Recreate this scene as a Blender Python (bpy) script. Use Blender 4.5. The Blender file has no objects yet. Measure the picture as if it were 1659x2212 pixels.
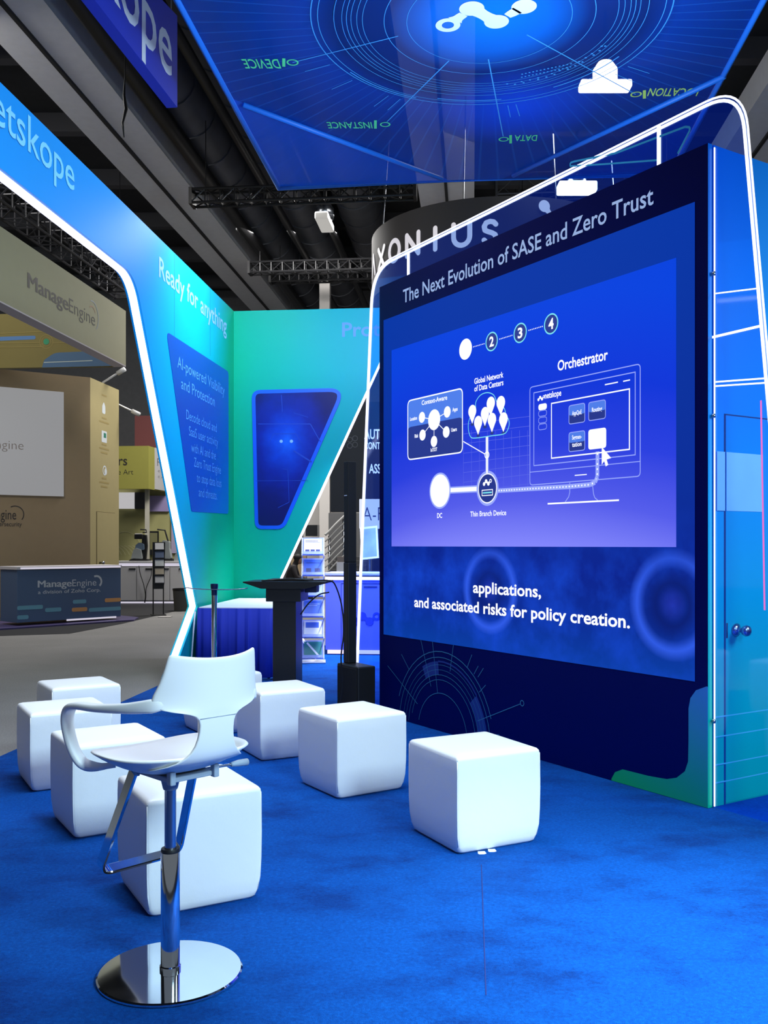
import bpy, bmesh, math, random
from math import sin, cos, pi, radians, sqrt, atan2
from mathutils import Vector, Matrix, Quaternion
random.seed(7)
SC = bpy.context.scene
COL = SC.collection

# ------------------------------------------------------------------ camera
F, CX, HY, H = 2030.0, 829.5, 1177.0, 1.40      # focal length (px), centre column, horizon row, eye height
cam_d = bpy.data.cameras.new('camera'); cam = bpy.data.objects.new('camera', cam_d); COL.objects.link(cam)
cam_d.sensor_fit = 'VERTICAL'; cam_d.sensor_height = 36.0; cam_d.sensor_width = 27.0
cam_d.lens = F / 2212 * 36.0
cam_d.shift_y = (HY - 1106) / 2212
cam_d.clip_end = 200; cam_d.clip_start = 0.05
cam.location = (0, 0, H); cam.rotation_euler = (pi / 2, 0, 0)
SC.camera = cam
SC.view_settings.view_transform = 'Standard'; SC.view_settings.look = 'None'
SC.view_settings.exposure = 0.0; SC.view_settings.gamma = 1.0
SC.view_settings.use_curve_mapping = False
try:
    SC.cycles.use_denoising = True
    SC.cycles.sample_clamp_indirect = 4.0
    SC.cycles.max_bounces = 8; SC.cycles.transparent_max_bounces = 16
    SC.cycles.caustics_reflective = False; SC.cycles.caustics_refractive = False
except Exception:
    pass

# ------------------------------------------------------------------ world
w = bpy.data.worlds.new('hall_ambient'); SC.world = w; w.use_nodes = True
w.node_tree.nodes['Background'].inputs[0].default_value = (0.86, 0.92, 1.0, 1)
w.node_tree.nodes['Background'].inputs[1].default_value = 0.16

# ------------------------------------------------------------------ lights
def area(name, loc, target, size, power, color=(1, 1, 1), size_y=None, spread=180):
    d = bpy.data.lights.new(name, 'AREA'); o = bpy.data.objects.new(name, d); COL.objects.link(o)
    d.energy = power; d.color = color; d.size = size; d.spread = radians(spread)
    if size_y: d.shape = 'RECTANGLE'; d.size_y = size_y
    o.location = loc
    o.rotation_euler = (Vector(target) - Vector(loc)).to_track_quat('-Z', 'Y').to_euler()
    return o
def spot(name, loc, target, power, color, angle, blend=0.6, r=0.1):
    d = bpy.data.lights.new(name, 'SPOT'); o = bpy.data.objects.new(name, d); COL.objects.link(o)
    d.energy = power; d.color = color; d.spot_size = radians(angle); d.spot_blend = blend; d.shadow_soft_size = r
    o.location = loc
    o.rotation_euler = (Vector(target) - Vector(loc)).to_track_quat('-Z', 'Y').to_euler()
    return o
area('key_light', (2.8, -0.3, 3.4), (-0.7, 3.7, 0.1), 1.3, 80, (0.62, 0.88, 1.0), spread=85)
area('top_light', (-0.8, 5.0, 5.6), (-0.8, 5.2, 0), 2.2, 105, (0.80, 0.88, 1.0), spread=100)
spot('floor_pool', (2.6, 2.2, 3.4), (1.3, 2.95, 0), 2100, (0.78, 0.97, 1.0), 50, 1.0, 0.15)
area('left_wall_wash', (0.6, 6.6, 4.6), (-2.2, 8.6, 2.6), 1.2, 48, (0.80, 0.97, 0.95), spread=140)
area('left_wall_top', (-1.55, 9.6, 4.75), (-2.1, 9.9, 3.9), 0.35, 46, (0.85, 0.97, 1.0), size_y=1.6)
area('back_wall_wash', (-0.2, 8.6, 4.4), (-1.0, 11.4, 2.2), 1.2, 46, (0.85, 0.95, 1.0), spread=140)
area('sign_uplight', (1.6, 6.6, 3.72), (0.8, 9.2, 6.0), 0.7, 150, (0.70, 0.92, 1.0), spread=160)
area('side_wall_wash', (4.6, 3.3, 3.2), (3.0, 5.6, 1.6), 1.2, 74, (0.85, 1.0, 0.92), spread=120)
area('counter_wash', (0.1, 11.40, 2.9), (0.1, 11.85, 0.5), 0.25, 150, (0.84, 0.86, 1.0), size_y=1.0, spread=120)
area('hall_lamp_left', (-7.5, 13.0, 8.6), (-6.5, 16.5, 0), 3.0, 400, (1.0, 0.97, 0.93))
area('hall_lamp_back', (-2.0, 21.0, 8.6), (-2.0, 22.5, 0), 3.0, 1000, (1.0, 0.98, 0.95))
area('hall_lamp_right', (3.0, 17.0, 8.6), (1.5, 19.0, 0), 3.0, 300, (1.0, 0.98, 0.95))
spot('booth_wall_spot', (-5.0, 18.6, 5.2), (-5.85, 19.6, 3.4), 50, (1.0, 0.95, 0.85), 60, 1.0, 0.1)

# ------------------------------------------------------------------ node helpers and materials
def lin(r, g, b):
    f = lambda c: c / 12.92 if c <= 0.04045 else ((c + 0.055) / 1.055) ** 2.4
    return (f(r / 255), f(g / 255), f(b / 255), 1)
class NT:
    def __init__(s, name):
        s.m = bpy.data.materials.new(name); s.m.use_nodes = True
        s.t = s.m.node_tree; s.n = s.t.nodes; s.b = s.n['Principled BSDF']; s.out = s.n['Material Output']
    def new(s, t, **kw):
        x = s.n.new(t)
        for k, v in kw.items(): setattr(x, k, v)
        return x
    def link(s, a, b): s.t.links.new(a, b)
    def coord(s):
        return s.new('ShaderNodeTexCoord').outputs['Object']
    def xyz(s):
        q = s.new('ShaderNodeSeparateXYZ'); s.link(s.coord(), q.inputs[0]); return q.outputs
    def math(s, op, a, b=None, c=None):
        x = s.new('ShaderNodeMath', operation=op)
        for i, v in enumerate((a, b, c)):
            if v is None: continue
            if isinstance(v, (int, float)): x.inputs[i].default_value = v
            else: s.link(v, x.inputs[i])
        return x.outputs[0]
    def ramp(s, fac, stops, interp='LINEAR'):
        r = s.new('ShaderNodeValToRGB'); r.color_ramp.interpolation = interp
        e = r.color_ramp.elements
        while len(e) < len(stops): e.new(0.5)
        for i, (p, c) in enumerate(stops): e[i].position = p; e[i].color = c
        s.link(fac, r.inputs[0]); return r.outputs[0]
    def mix(s, fac, a, b, blend='MIX'):
        x = s.new('ShaderNodeMix', data_type='RGBA', blend_type=blend)
        for i, v in ((0, fac), (6, a), (7, b)):
            if isinstance(v, (int, float)): x.inputs[i].default_value = v
            elif isinstance(v, tuple): x.inputs[i].default_value = v
            else: s.link(v, x.inputs[i])
        return x.outputs[2]
    def lerp01(s, v, a, b):
        x = s.new('ShaderNodeMapRange'); x.inputs[1].default_value = a; x.inputs[2].default_value = b
        s.link(v, x.inputs[0]); return x.outputs[0]
    def noise(s, scale, detail=4, rough=0.55, vec=None):
        x = s.new('ShaderNodeTexNoise'); x.inputs['Scale'].default_value = scale
        x.inputs['Detail'].default_value = detail; x.inputs['Roughness'].default_value = rough
        s.link(vec if vec is not None else s.coord(), x.inputs['Vector']); return x.outputs[0]
    def bump(s, h, strength=0.3, dist=0.01):
        x = s.new('ShaderNodeBump'); x.inputs['Strength'].default_value = strength; x.inputs['Distance'].default_value = dist
        s.link(h, x.inputs['Height']); s.link(x.outputs[0], s.b.inputs['Normal'])
    def base(s, v):
        if isinstance(v, tuple): s.b.inputs['Base Color'].default_value = v
        else: s.link(v, s.b.inputs['Base Color'])
    def emit(s, v, strength=1.0):
        if isinstance(v, tuple): s.b.inputs['Emission Color'].default_value = v
        else: s.link(v, s.b.inputs['Emission Color'])
        s.b.inputs['Emission Strength'].default_value = strength
    def rough(s, r, metal=0.0): s.b.inputs['Roughness'].default_value = r; s.b.inputs['Metallic'].default_value = metal
MC = {}
def mat(name, c, rough=0.5, metal=0.0, bump=0.0, bscale=200, vary=0.0):
    if name in MC: return MC[name]
    t = NT(name); col = lin(*c)
    if vary:
        n = t.noise(6.0)
        t.base(t.mix(n, tuple(x * (1 - vary) for x in col[:3]) + (1,), tuple(min(1, x * (1 + vary)) for x in col[:3]) + (1,)))
    else: t.base(col)
    t.rough(rough, metal)
    if bump: t.bump(t.noise(bscale), bump, 0.004)
    MC[name] = t.m; return t.m
def glow(name, c, strength=1.0):
    if name in MC: return MC[name]
    t = NT(name); t.base((0.02, 0.02, 0.02, 1)); t.rough(0.4); t.emit(lin(*c), strength)
    MC[name] = t.m; return t.m

WHITE_LED = glow('white_led', (232, 228, 255), 3.2)
THIN_LED = glow('edge_lit_white', (232, 232, 255), 2.2)
CHROME = mat('chrome', (225, 232, 240), 0.06, 1.0)
STEEL = mat('brushed_steel', (170, 175, 185), 0.25, 1.0)
WHITE_PLASTIC = mat('white_plastic', (236, 238, 240), 0.42)
BLACK = mat('black_plastic', (14, 15, 18), 0.5)
BLACK_SATIN = mat('black_laminate', (16, 18, 22), 0.35, bump=0.1, bscale=300)
WHITE_PRINT = mat('white_print', (222, 232, 255), 0.5)
TRUSS = mat('truss_black', (22, 22, 24), 0.4, 0.3)

# ------------------------------------------------------------------ mesh helpers
def thing(name, label, cat, loc=(0, 0, 0), rotz=0.0, group=None):
    o = bpy.data.objects.new(name, None); COL.objects.link(o); o.empty_display_size = 0.1
    o.location = loc; o.rotation_euler = (0, 0, rotz); o['label'] = label; o['category'] = cat
    if group: o['group'] = group
    return o
def tag(o, label, cat, group=None):
    o['label'] = label; o['category'] = cat
    if group: o['group'] = group
    return o
def obj(name, bm, m, parent=None, smooth=False, label=None, auto=None):
    me = bpy.data.meshes.new(name); bmesh.ops.recalc_face_normals(bm, faces=bm.faces) if not getattr(bm, '_flat', False) else None
    bm.to_mesh(me); bm.free()
    if isinstance(m, (list, tuple)):
        for k in m: me.materials.append(k)
    else: me.materials.append(m)
    if smooth or auto:
        for p in me.polygons: p.use_smooth = True
        if auto:
            try: me.set_sharp_from_angle(angle=radians(auto))
            except Exception: pass
    o = bpy.data.objects.new(name, me); COL.objects.link(o)
    if parent: o.parent = parent
    if label: o['label'] = label
    return o
def struct(name, bm, m, **k):
    o = obj(name, bm, m, **k); o['kind'] = 'structure'; return o
def dup(root, loc, rotz, label):
    r = root.copy(); COL.objects.link(r); r.location = loc; r.rotation_euler = (0, 0, rotz); r['label'] = label
    for ch in list(root.children):
        c = ch.copy(); COL.objects.link(c); c.parent = r
        for g in ch.children:
            d = g.copy(); COL.objects.link(d); d.parent = c
    return r
B = bmesh.new
def box(bm, x0, x1, y0, y1, z0, z1, mi=0, M=None):
    vs = [bm.verts.new((x, y, z)) for x in (x0, x1) for y in (y0, y1) for z in (z0, z1)]
    if M is not None:
        for v in vs: v.co = M @ v.co
    for q in ((0, 1, 3, 2), (4, 6, 7, 5), (0, 4, 5, 1), (2, 3, 7, 6), (0, 2, 6, 4), (1, 5, 7, 3)):
        f = bm.faces.new([vs[i] for i in q]); f.material_index = mi
    return vs
def rbox(bm, x0, x1, y0, y1, z0, z1, r=0.01, seg=3, mi=0):
    t = bmesh.new(); box(t, x0, x1, y0, y1, z0, z1)
    bmesh.ops.bevel(t, geom=t.edges[:], offset=r, segments=seg, profile=0.5, affect='EDGES')
    join(bm, t, mi); return bm
def join(bm, t, mi=None, M=None):
    mp = {}
    for v in t.verts: mp[v] = bm.verts.new(M @ v.co if M is not None else v.co)
    for f in t.faces:
        try:
            g = bm.faces.new([mp[v] for v in f.verts]); g.material_index = f.material_index if mi is None else mi; g.smooth = f.smooth
        except ValueError: pass
    t.free()
def prism(bm, pts, y0, y1, mi=0):
    a = [bm.verts.new((x, y0, z)) for x, z in pts]; b = [bm.verts.new((x, y1, z)) for x, z in pts]
    n = len(pts); fs = [bm.faces.new(a), bm.faces.new(list(reversed(b)))]
    for i in range(n): fs.append(bm.faces.new([a[i], b[i], b[(i + 1) % n], a[(i + 1) % n]]))
    for f in fs: f.material_index = mi
def hprism(bm, pts, z0, z1, mi=0):
    a = [bm.verts.new((x, y, z0)) for x, y in pts]; b = [bm.verts.new((x, y, z1)) for x, y in pts]
    n = len(pts); fs = [bm.faces.new(a), bm.faces.new(list(reversed(b)))]
    for i in range(n): fs.append(bm.faces.new([a[i], b[i], b[(i + 1) % n], a[(i + 1) % n]]))
    for f in fs: f.material_index = mi
def tube(bm, pts, r, n=8, closed=False, sq=None, mi=0, cap=True):
    """sweep a circle (or, with sq=(w,h), a rectangle) along a polyline"""
    P = [Vector(p) for p in pts]; N = len(P); rings = []
    prev = None
    for i in range(N):
        if closed: d = (P[(i + 1) % N] - P[i - 1])
        else: d = P[min(i + 1, N - 1)] - P[max(i - 1, 0)]
        d.normalize()
        if prev is None:
            up = Vector((0, 0, 1)) if abs(d.z) < 0.9 else Vector((0, 1, 0))
            a = d.cross(up).normalized()
        else:
            a = (prev - d * prev.dot(d)).normalized()
        prev = a; b = d.cross(a)
        rr = r[i] if isinstance(r, (list, tuple)) else r
        if sq: offs = [(-sq[0], -sq[1]), (sq[0], -sq[1]), (sq[0], sq[1]), (-sq[0], sq[1])]
        else: offs = [(rr * cos(2 * pi * k / n), rr * sin(2 * pi * k / n)) for k in range(n)]
        rings.append([bm.verts.new(P[i] + a * u + b * v) for u, v in offs])
    m = len(rings[0])
    for i in range(N if closed else N - 1):
        A, C = rings[i], rings[(i + 1) % N]
        for k in range(m):
            f = bm.faces.new([A[k], A[(k + 1) % m], C[(k + 1) % m], C[k]]); f.material_index = mi
    if not closed and cap:
        bm.faces.new(list(reversed(rings[0]))).material_index = mi; bm.faces.new(rings[-1]).material_index = mi
def lathe(bm, prof, n=32, c=(0, 0, 0), mi=0):
    rings = []
    for r, z in prof:
        if r < 1e-6: rings.append([bm.verts.new((c[0], c[1], c[2] + z))])
        else: rings.append([bm.verts.new((c[0] + r * cos(2 * pi * k / n), c[1] + r * sin(2 * pi * k / n), c[2] + z)) for k in range(n)])
    for A, C in zip(rings[:-1], rings[1:]):
        for k in range(n):
            l = (k + 1) % n
            if len(A) == 1 and len(C) == 1: continue
            if len(A) == 1: f = bm.faces.new([A[0], C[l], C[k]])
            elif len(C) == 1: f = bm.faces.new([A[k], A[l], C[0]])
            else: f = bm.faces.new([A[k], A[l], C[l], C[k]])
            f.material_index = mi
def round_poly(pts, rad, n=8):
    """polygon with rounded corners; rad is one radius or one per corner"""
    out = []; N = len(pts)
    for i in range(N):
        r = rad[i] if isinstance(rad, (list, tuple)) else rad
        p, a, b = Vector(pts[i]), Vector(pts[i - 1]), Vector(pts[(i + 1) % N])
        if r <= 0: out.append((p.x, p.y)); continue
        u, v = (a - p).normalized(), (b - p).normalized()
        ang = math.acos(max(-1, min(1, u.dot(v)))); t = min(r / math.tan(ang / 2), 0.48 * (a - p).length, 0.48 * (b - p).length)
        s, e = p + u * t, p + v * t
        for k in range(n + 1):
            q = k / n; c = s * (1 - q) ** 2 + p * 2 * q * (1 - q) + e * q * q
            out.append((c.x, c.y))
    return out
def offset_poly(pts, d):
    """shift a closed polygon sideways by d (positive = to the left of travel)"""
    out = []; N = len(pts)
    for i in range(N):
        p = Vector(pts[i]); a = (p - Vector(pts[i - 1])); b = (Vector(pts[(i + 1) % N]) - p)
        a = a.normalized() if a.length > 1e-9 else b.normalized(); b = b.normalized() if b.length > 1e-9 else a
        n = Vector((-(a.y + b.y), a.x + b.x))
        if n.length < 1e-6: n = Vector((-a.y, a.x))
        n.normalize(); k = max(0.4, n.dot(Vector((-a.y, a.x))))
        q = p + n * d / k; out.append((q.x, q.y))
    return out

# flat graphics in the x-z plane, facing -y
def FB():
    return bmesh.new()
LAY = [0]                                         # successive shapes lie a hair in front of one another
def gpoly(bm, pts, y=0.0, mi=0):
    LAY[0] = (LAY[0] + 1) % 60; y = y - LAY[0] * 5e-6
    f = bm.faces.new([bm.verts.new((x, y, z)) for x, z in pts]); f.normal_update()
    if f.normal.y > 0: f.normal_flip()
    f.material_index = mi
def gdisc(bm, c, r, y=0.0, mi=0, n=32, ry=None):
    gpoly(bm, [(c[0] + r * cos(2 * pi * k / n), c[1] + (ry or r) * sin(2 * pi * k / n)) for k in range(n)], y, mi)
def garc(bm, c, r, wd, a0=0, a1=360, y=0.0, mi=0, n=48):
    n = max(4, int(n * abs(a1 - a0) / 360)); prev = None
    for k in range(n + 1):
        a = radians(a0 + (a1 - a0) * k / n)
        cur = [(c[0] + q * cos(a), c[1] + q * sin(a)) for q in (r - wd / 2, r + wd / 2)]
        if prev: gpoly(bm, [prev[0], cur[0], cur[1], prev[1]], y, mi)
        prev = cur
def gline(bm, p, q, wd, y=0.0, mi=0):
    d = Vector(q) - Vector(p)
    if d.length < 1e-6: return
    n = Vector((-d.y, d.x)).normalized() * wd / 2
    gpoly(bm, [(p[0] + n.x, p[1] + n.y), (q[0] + n.x, q[1] + n.y), (q[0] - n.x, q[1] - n.y), (p[0] - n.x, p[1] - n.y)], y, mi)
def gpath(bm, pts, wd, y=0.0, mi=0, closed=False):
    for i in range(len(pts) - (0 if closed else 1)): gline(bm, pts[i], pts[(i + 1) % len(pts)], wd, y, mi)
def gdots(bm, p, q, n, r, y=0.0, mi=0):
    for k in range(n):
        t = (k + 0.5) / n; gdisc(bm, (p[0] + (q[0] - p[0]) * t, p[1] + (q[1] - p[1]) * t), r, y, mi, 8)
def rrect(x0, x1, z0, z1, r): return round_poly([(x0, z0), (x1, z0), (x1, z1), (x0, z1)], r, 6)
def grim(bm, pts, wd, y=0.0, mi=0):
    o = offset_poly(pts, wd)
    for i in range(len(pts)):
        j = (i + 1) % len(pts); gpoly(bm, [pts[i], pts[j], o[j], o[i]], y, mi)

_tcache = {}
def text_mesh(s, bold):
    k = (s, bold)
    if k not in _tcache:
        cu = bpy.data.curves.new('lettering', 'FONT'); cu.body = s; cu.size = 1.0; cu.offset = bold; cu.resolution_u = 3
        o = bpy.data.objects.new('lettering', cu); COL.objects.link(o)
        dg = bpy.context.evaluated_depsgraph_get()
        me = bpy.data.meshes.new_from_object(o.evaluated_get(dg))
        vs = [tuple(v.co) for v in me.vertices]; fs = [tuple(p.vertices) for p in me.polygons]
        bpy.data.objects.remove(o); bpy.data.curves.remove(cu); bpy.data.meshes.remove(me)
        _tcache[k] = (vs, fs)
    return _tcache[k]
CAP = max(v[1] for v in text_mesh('H', 0)[0])
def gtext(bm, s, x0, x1, z, cap, y=0.0, mi=0, bold=0.0, dz=0.0):
    """lettering fitted from x0 to x1 on the baseline z (rising by dz), capitals cap high"""
    vs, fs = text_mesh(s, bold)
    a, b = min(v[0] for v in vs), max(v[0] for v in vs)
    k = (x1 - x0) / (b - a); h = cap / CAP
    nv = [bm.verts.new((x0 + (v[0] - a) * k, y, z + v[1] * h + dz * (v[0] - a) / (b - a))) for v in vs]
    for f in fs:
        try:
            g = bm.faces.new([nv[i] for i in f]); g.material_index = mi; g.normal_update()
            if g.normal.y > 0: g.normal_flip()
        except ValueError: pass
def gbold(bm, s, x0, x1, z, cap, y=0.0, mi=0, d=0.008):
    for k in (-1, 0, 1): gtext(bm, s, x0 + k * d, x1 + k * d, z, cap, y - .0002 * (k + 1), mi)
def flat(name, bm, m, parent, label=None):
    me = bpy.data.meshes.new(name); bm.to_mesh(me); bm.free()
    for k in (m if isinstance(m, (list, tuple)) else [m]): me.materials.append(k)
    o = bpy.data.objects.new(name, me); COL.objects.link(o); o.parent = parent
    if label: o['label'] = label
    return o
def neck(bm, a, b, ra, rb, wmid, y, mi=0, n=8):
    """blob link between two discs"""
    A, Bv = Vector(a), Vector(b); d = (Bv - A); L = d.length; d.normalize(); nn = Vector((-d.y, d.x))
    up, dn = [], []
    for k in range(n + 1):
        t = k / n; e = (2 * t - 1) ** 2; ww = wmid + ((ra if t < .5 else rb) * 0.92 - wmid) * e
        p = A + d * L * t; up.append(tuple(p + nn * ww)); dn.append(tuple(p - nn * ww))
    for k in range(n): gpoly(bm, [up[k], up[k + 1], dn[k + 1], dn[k]], y, mi)
def logo(bm, c, s, y=0.0, mi=0, ring_right=True, mirror=1):
    """the mark of four linked dots, one of them a ring"""
    m = mirror
    p = [(c[0] + m * q[0] * s, c[1] + q[1] * s) for q in ((-1.5, -0.35), (-0.55, 0.40), (0.5, -0.35), (1.5, 0.40))]
    r = 0.56 * s
    gdisc(bm, p[0], r, y, mi); gdisc(bm, p[1], r * 1.05, y, mi); gdisc(bm, p[2], r * 1.05, y, mi)
    garc(bm, p[3], r * 0.75, r * 0.5, y=y, mi=mi)
    neck(bm, p[1], p[2], r, r, r * 0.5, y, mi)
    mid = lambda a, b, t: (a[0] + (b[0] - a[0]) * t, a[1] + (b[1] - a[1]) * t)
    neck(bm, p[0], mid(p[0], p[1], 0.62), r, r * 0.3, r * 0.42, y, mi)
    neck(bm, mid(p[3], p[2], 0.3), mid(p[3], p[2], 0.66), r * 0.55, r * 0.3, r * 0.4, y, mi)

class Frame:
    """a vertical plane's own axes: x to the right as seen, y into depth, z up"""
    def __init__(s, ox, oy, rx, ry):
        L = sqrt(rx * rx + ry * ry); s.R = Vector((rx / L, ry / L)); s.D = Vector((-s.R.y, s.R.x)); s.O = Vector((ox, oy))
        s.loc = (ox, oy, 0); s.rot = atan2(ry, rx)
    def uv(s, px, py, d=0.0):
        r = Vector(((px - CX) / F, 1.0)); t = (d + s.D.dot(s.O)) / s.D.dot(r)
        return (s.R.dot(r * t - s.O), H - (py - HY) / F * t)
    def local(s, X, Y): q = Vector((X, Y)) - s.O; return (s.R.dot(q), s.D.dot(q))
    def world(s, x, y): return s.O + s.R * x + s.D * y
def ground(px, py, z=0.0):
    Y = F * (H - z) / (py - HY); return ((px - CX) / F * Y, Y)
def at(px, py, Y): return ((px - CX) / F * Y, Y, H - (py - HY) / F * Y)

KX = 0.0938                                     # the hall's long axis runs (KX, 1)
T = Frame(-0.0364, 7.7253, 0.5317, -0.8469)     # screen tower front
LW = Frame(-1.838, 11.5, KX, 1.0)               # left booth wall, x = 0 at the corner
BW = Frame(-1.838, 11.5, 1.0, -KX)              # back booth wall, x = 0 at the corner

# ------------------------------------------------------------------ hall shell
t = NT('grey_hall_carpet')
n1, n2 = t.noise(75, 6, 0.78), t.noise(1.2, 3)
t.base(t.mix(n1, lin(54, 54, 54), t.mix(n2, lin(150, 148, 146), lin(176, 174, 172)))); t.rough(0.95); t.bump(n1, 0.5, 0.01)
bm = B(); box(bm, -26, 26, -4, 40, -0.2, 0.0); struct('floor', bm, t.m)
CEIL = mat('dark_deck', (46, 47, 50), 0.8, vary=0.2)
bm = B(); box(bm, -26, 26, -4, 40, 10.6, 10.8); struct('ceiling', bm, CEIL)
bm = B(); box(bm, -26, 26, 34, 34.3, 0, 10.6); struct('wall_back', bm, mat('hall_wall_grey', (120, 120, 122), 0.85, vary=0.15))
BEAM = mat('painted_beam', (226, 226, 230), 0.7, vary=0.08)
ZB = 9.0
def hall_strip(bm, c0, c1, z0, z1, y0=3.0, y1=31.0, mi=0):
    """a bar along the hall's long axis; c = x - KX*y"""
    a = [(c0 + KX * y0, y0), (c1 + KX * y0, y0), (c1 + KX * y1, y1), (c0 + KX * y1, y1)]
    hprism(bm, a, z0, z1, mi)
k = ZB - 1.4
for i, (c0, c1) in enumerate(((-0.943, -0.787), (-0.152, 0.006), (0.640, 0.798))):
    bm = B(); hall_strip(bm, c0 * k, c1 * k, ZB, ZB + 0.55)
    g = (c0 + c1) / 2 * k; hall_strip(bm, g - 0.03, g + 0.03, ZB - 0.05, ZB, mi=1)
    o = struct('ceiling_beam', bm, [BEAM, mat('dark_groove', (40, 40, 42), 0.7)])
# cross purlins of the deck
bm = B()
for y in range(8, 34, 3): box(bm, -26, 26, y, y + 0.25, 10.2, 10.6)
struct('ceiling_purlins', bm, mat('purlin_grey', (78, 78, 82), 0.7))
DUCT = NT('duct_metal'); DUCT.base(DUCT.mix(DUCT.noise(2.5), lin(66, 68, 74), lin(96, 98, 106))); DUCT.rough(0.55, 0.3); DUCT = DUCT.m
duct_labels = ['dark ribbed round duct beside the left concrete beam', 'dark ribbed round duct running behind the small dim ceiling lamp, second from the left beam',
               'dark ribbed round duct left of the middle beam, ending behind the curved sign']
for i, c in enumerate((-0.655, -0.500, -0.330)):
    bm = B(); z = 9.60; y0, y1 = 4.0, 31.0
    p = lambda y: (c * (z - 1.4) + KX * y, y, z)
    tube(bm, [p(y0), p(y1)], 0.52, 20)
    yy = y0
    while yy < y1:
        tube(bm, [p(yy), p(yy + 0.035)], 0.545, 20); yy += 1.25
    tag(obj('round_duct', bm, DUCT, auto=40), duct_labels[i], 'duct', 'round ducts under the hall ceiling')
for i, c in enumerate((-0.722, -0.577, -0.445)):
    bm = B(); z = 8.86; tube(bm, [(c * (z - 1.4) + KX * 4, 4, z), (c * (z - 1.4) + KX * 31, 31, z)], 0.09 if i else 0.16, 10)
    tag(obj('ceiling_pipe', bm, TRUSS, smooth=True), ['thick black pipe along the right side of the left concrete beam', 'black pipe between the two left ribbed ducts',
        'black pipe to the right of the small dim ceiling lamp'][i], 'pipe', 'black pipes under the hall ceiling')

# ------------------------------------------------------------------ blue carpet
t = NT('blue_booth_carpet')
nf, nm = t.noise(330, 4, 0.7), t.noise(70, 4, 0.7)
map_ = t.new('ShaderNodeMapping'); map_.inputs['Scale'].default_value = (1.0, 1.5, 1); map_.inputs['Rotation'].default_value = (0, 0, -0.5)
t.link(t.coord(), map_.inputs[0]); nb2 = t.noise(1.7, 6, 0.68, map_.outputs[0])
patch = t.ramp(nb2, [(0.36, (0.50, 0.54, 0.62, 1)), (0.45, (0.76, 0.80, 0.84, 1)), (0.53, (1, 1, 1, 1))])
fine = t.ramp(t.math('ADD', t.math('MULTIPLY', nf, 0.55), t.math('MULTIPLY', nm, 0.45)), [(0.30, lin(0, 52, 124)), (0.52, lin(0, 86, 184)), (0.74, lin(6, 118, 222))])
t.base(t.mix(1.0, fine, patch, 'MULTIPLY')); t.rough(0.9); t.bump(t.math('ADD', nf, t.math('MULTIPLY', nm, 1.4)), 0.8, 0.012)
t.b.inputs['Specular IOR Level'].default_value = 0.12
cz = 0.012
pl = lambda Y: (-3.10 + KX * Y, Y)
bm = B(); hprism(bm, [pl(0.5), (5.5, 0.5), (6.6, 13.0), pl(13.0)], 0.001, cz)
carpet = tag(obj('blue_carpet', bm, t.m), 'bright blue booth carpet covering the floor under the white cube seats', 'carpet')
bm = B(); a = ground(1040, 1868, cz); b_ = ground(1050, 2150, cz)
tube(bm, [(a[0], a[1], cz + 0.0005), (b_[0], b_[1], cz + 0.0005)], 0, sq=(0.0018, 0.0007))
obj('seam', bm, mat('seam_blue', (0, 30, 100), 0.9), carpet, label='dark seam line in the carpet')

# ------------------------------------------------------------------ screen tower
TWW, TWH = 3.277, 3.517
tower = thing('screen_tower', 'tall blue display tower holding the big lit video screen, with a door in its side', 'display tower', T.loc, T.rot)
FT = 0.034                                       # front board thickness
navy = NT('navy_front_board')
x, y, z = navy.xyz()
navy.base(navy.mix(navy.lerp01(z, 0.2, 2.6), lin(0, 12, 84), lin(2, 8, 70))); navy.rough(0.4); navy.b.inputs['Specular IOR Level'].default_value = 0.04
bm = B(); box(bm, 0, TWW, 0, FT, 0.013, TWH); obj('front_board', bm, navy.m, tower)
side = NT('blue_to_teal_print')
x, y, z = side.xyz()
sc_ = side.math('ADD', z, side.math('MULTIPLY', y, 0.1))
side.base(side.ramp(side.lerp01(sc_, 0.0, 3.6), [(0.0, lin(0, 186, 140)), (0.16, lin(0, 180, 168)), (0.36, lin(0, 168, 206)), (0.6, lin(0, 136, 226)), (1.0, lin(0, 108, 214))]))
side.rough(0.3); side.b.inputs['Specular IOR Level'].default_value = 0.25
TD = 2.6; AG = 0.012
bm = B(); box(bm, 0, TWW, FT + AG, TD, 0.013, TWH); obj('cabinet', bm, side.m, tower)
bm = B(); box(bm, TWW - 0.02, TWW + 0.0005, 0.0005, FT, 0.013, TWH); obj('corner_edge', bm, side.m, tower)
# door on the right side: local y from depth of px 1565
def side_y(px):                                   # depth along the side wall seen at column px
    r = (px - CX) / F; P0 = T.world(TWW, 0); return (r * P0.y - P0.x) / (T.D.x - r * T.D.y)
dy0 = side_y(1565); door_h = 2.13
door = B(); box(door, TWW, TWW + 0.004, dy0 + 0.006, dy0 + 0.90, 0.02, H + (HY - 897) / F * T.world(TWW, dy0).y)
dtop = H + (HY - 897) / F * T.world(TWW, dy0).y
d_o = obj('door', door, side.m, tower)
bm = B(); gp = mat('door_gap', (0, 40, 90), 0.8)
box(bm, TWW, TWW + 0.002, dy0 - 0.004, dy0 + 0.006, 0.013, dtop + 0.008); box(bm, TWW, TWW + 0.002, dy0, dy0 + 0.91, dtop, dtop + 0.008)
obj('door_frame', bm, gp, tower, label='dark gap line around the side door')
ky = side_y(1583); kz = H - (1361 - HY) / F * T.world(TWW, ky).y
bm = B(); lathe(bm, [(0, 0), (0.034, 0), (0.036, 0.006), (0.022, 0.014), (0.012, 0.02), (0.012, 0.045), (0.026, 0.052), (0.031, 0.066), (0.026, 0.08), (0.012, 0.087), (0, 0.088)], 24)
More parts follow.
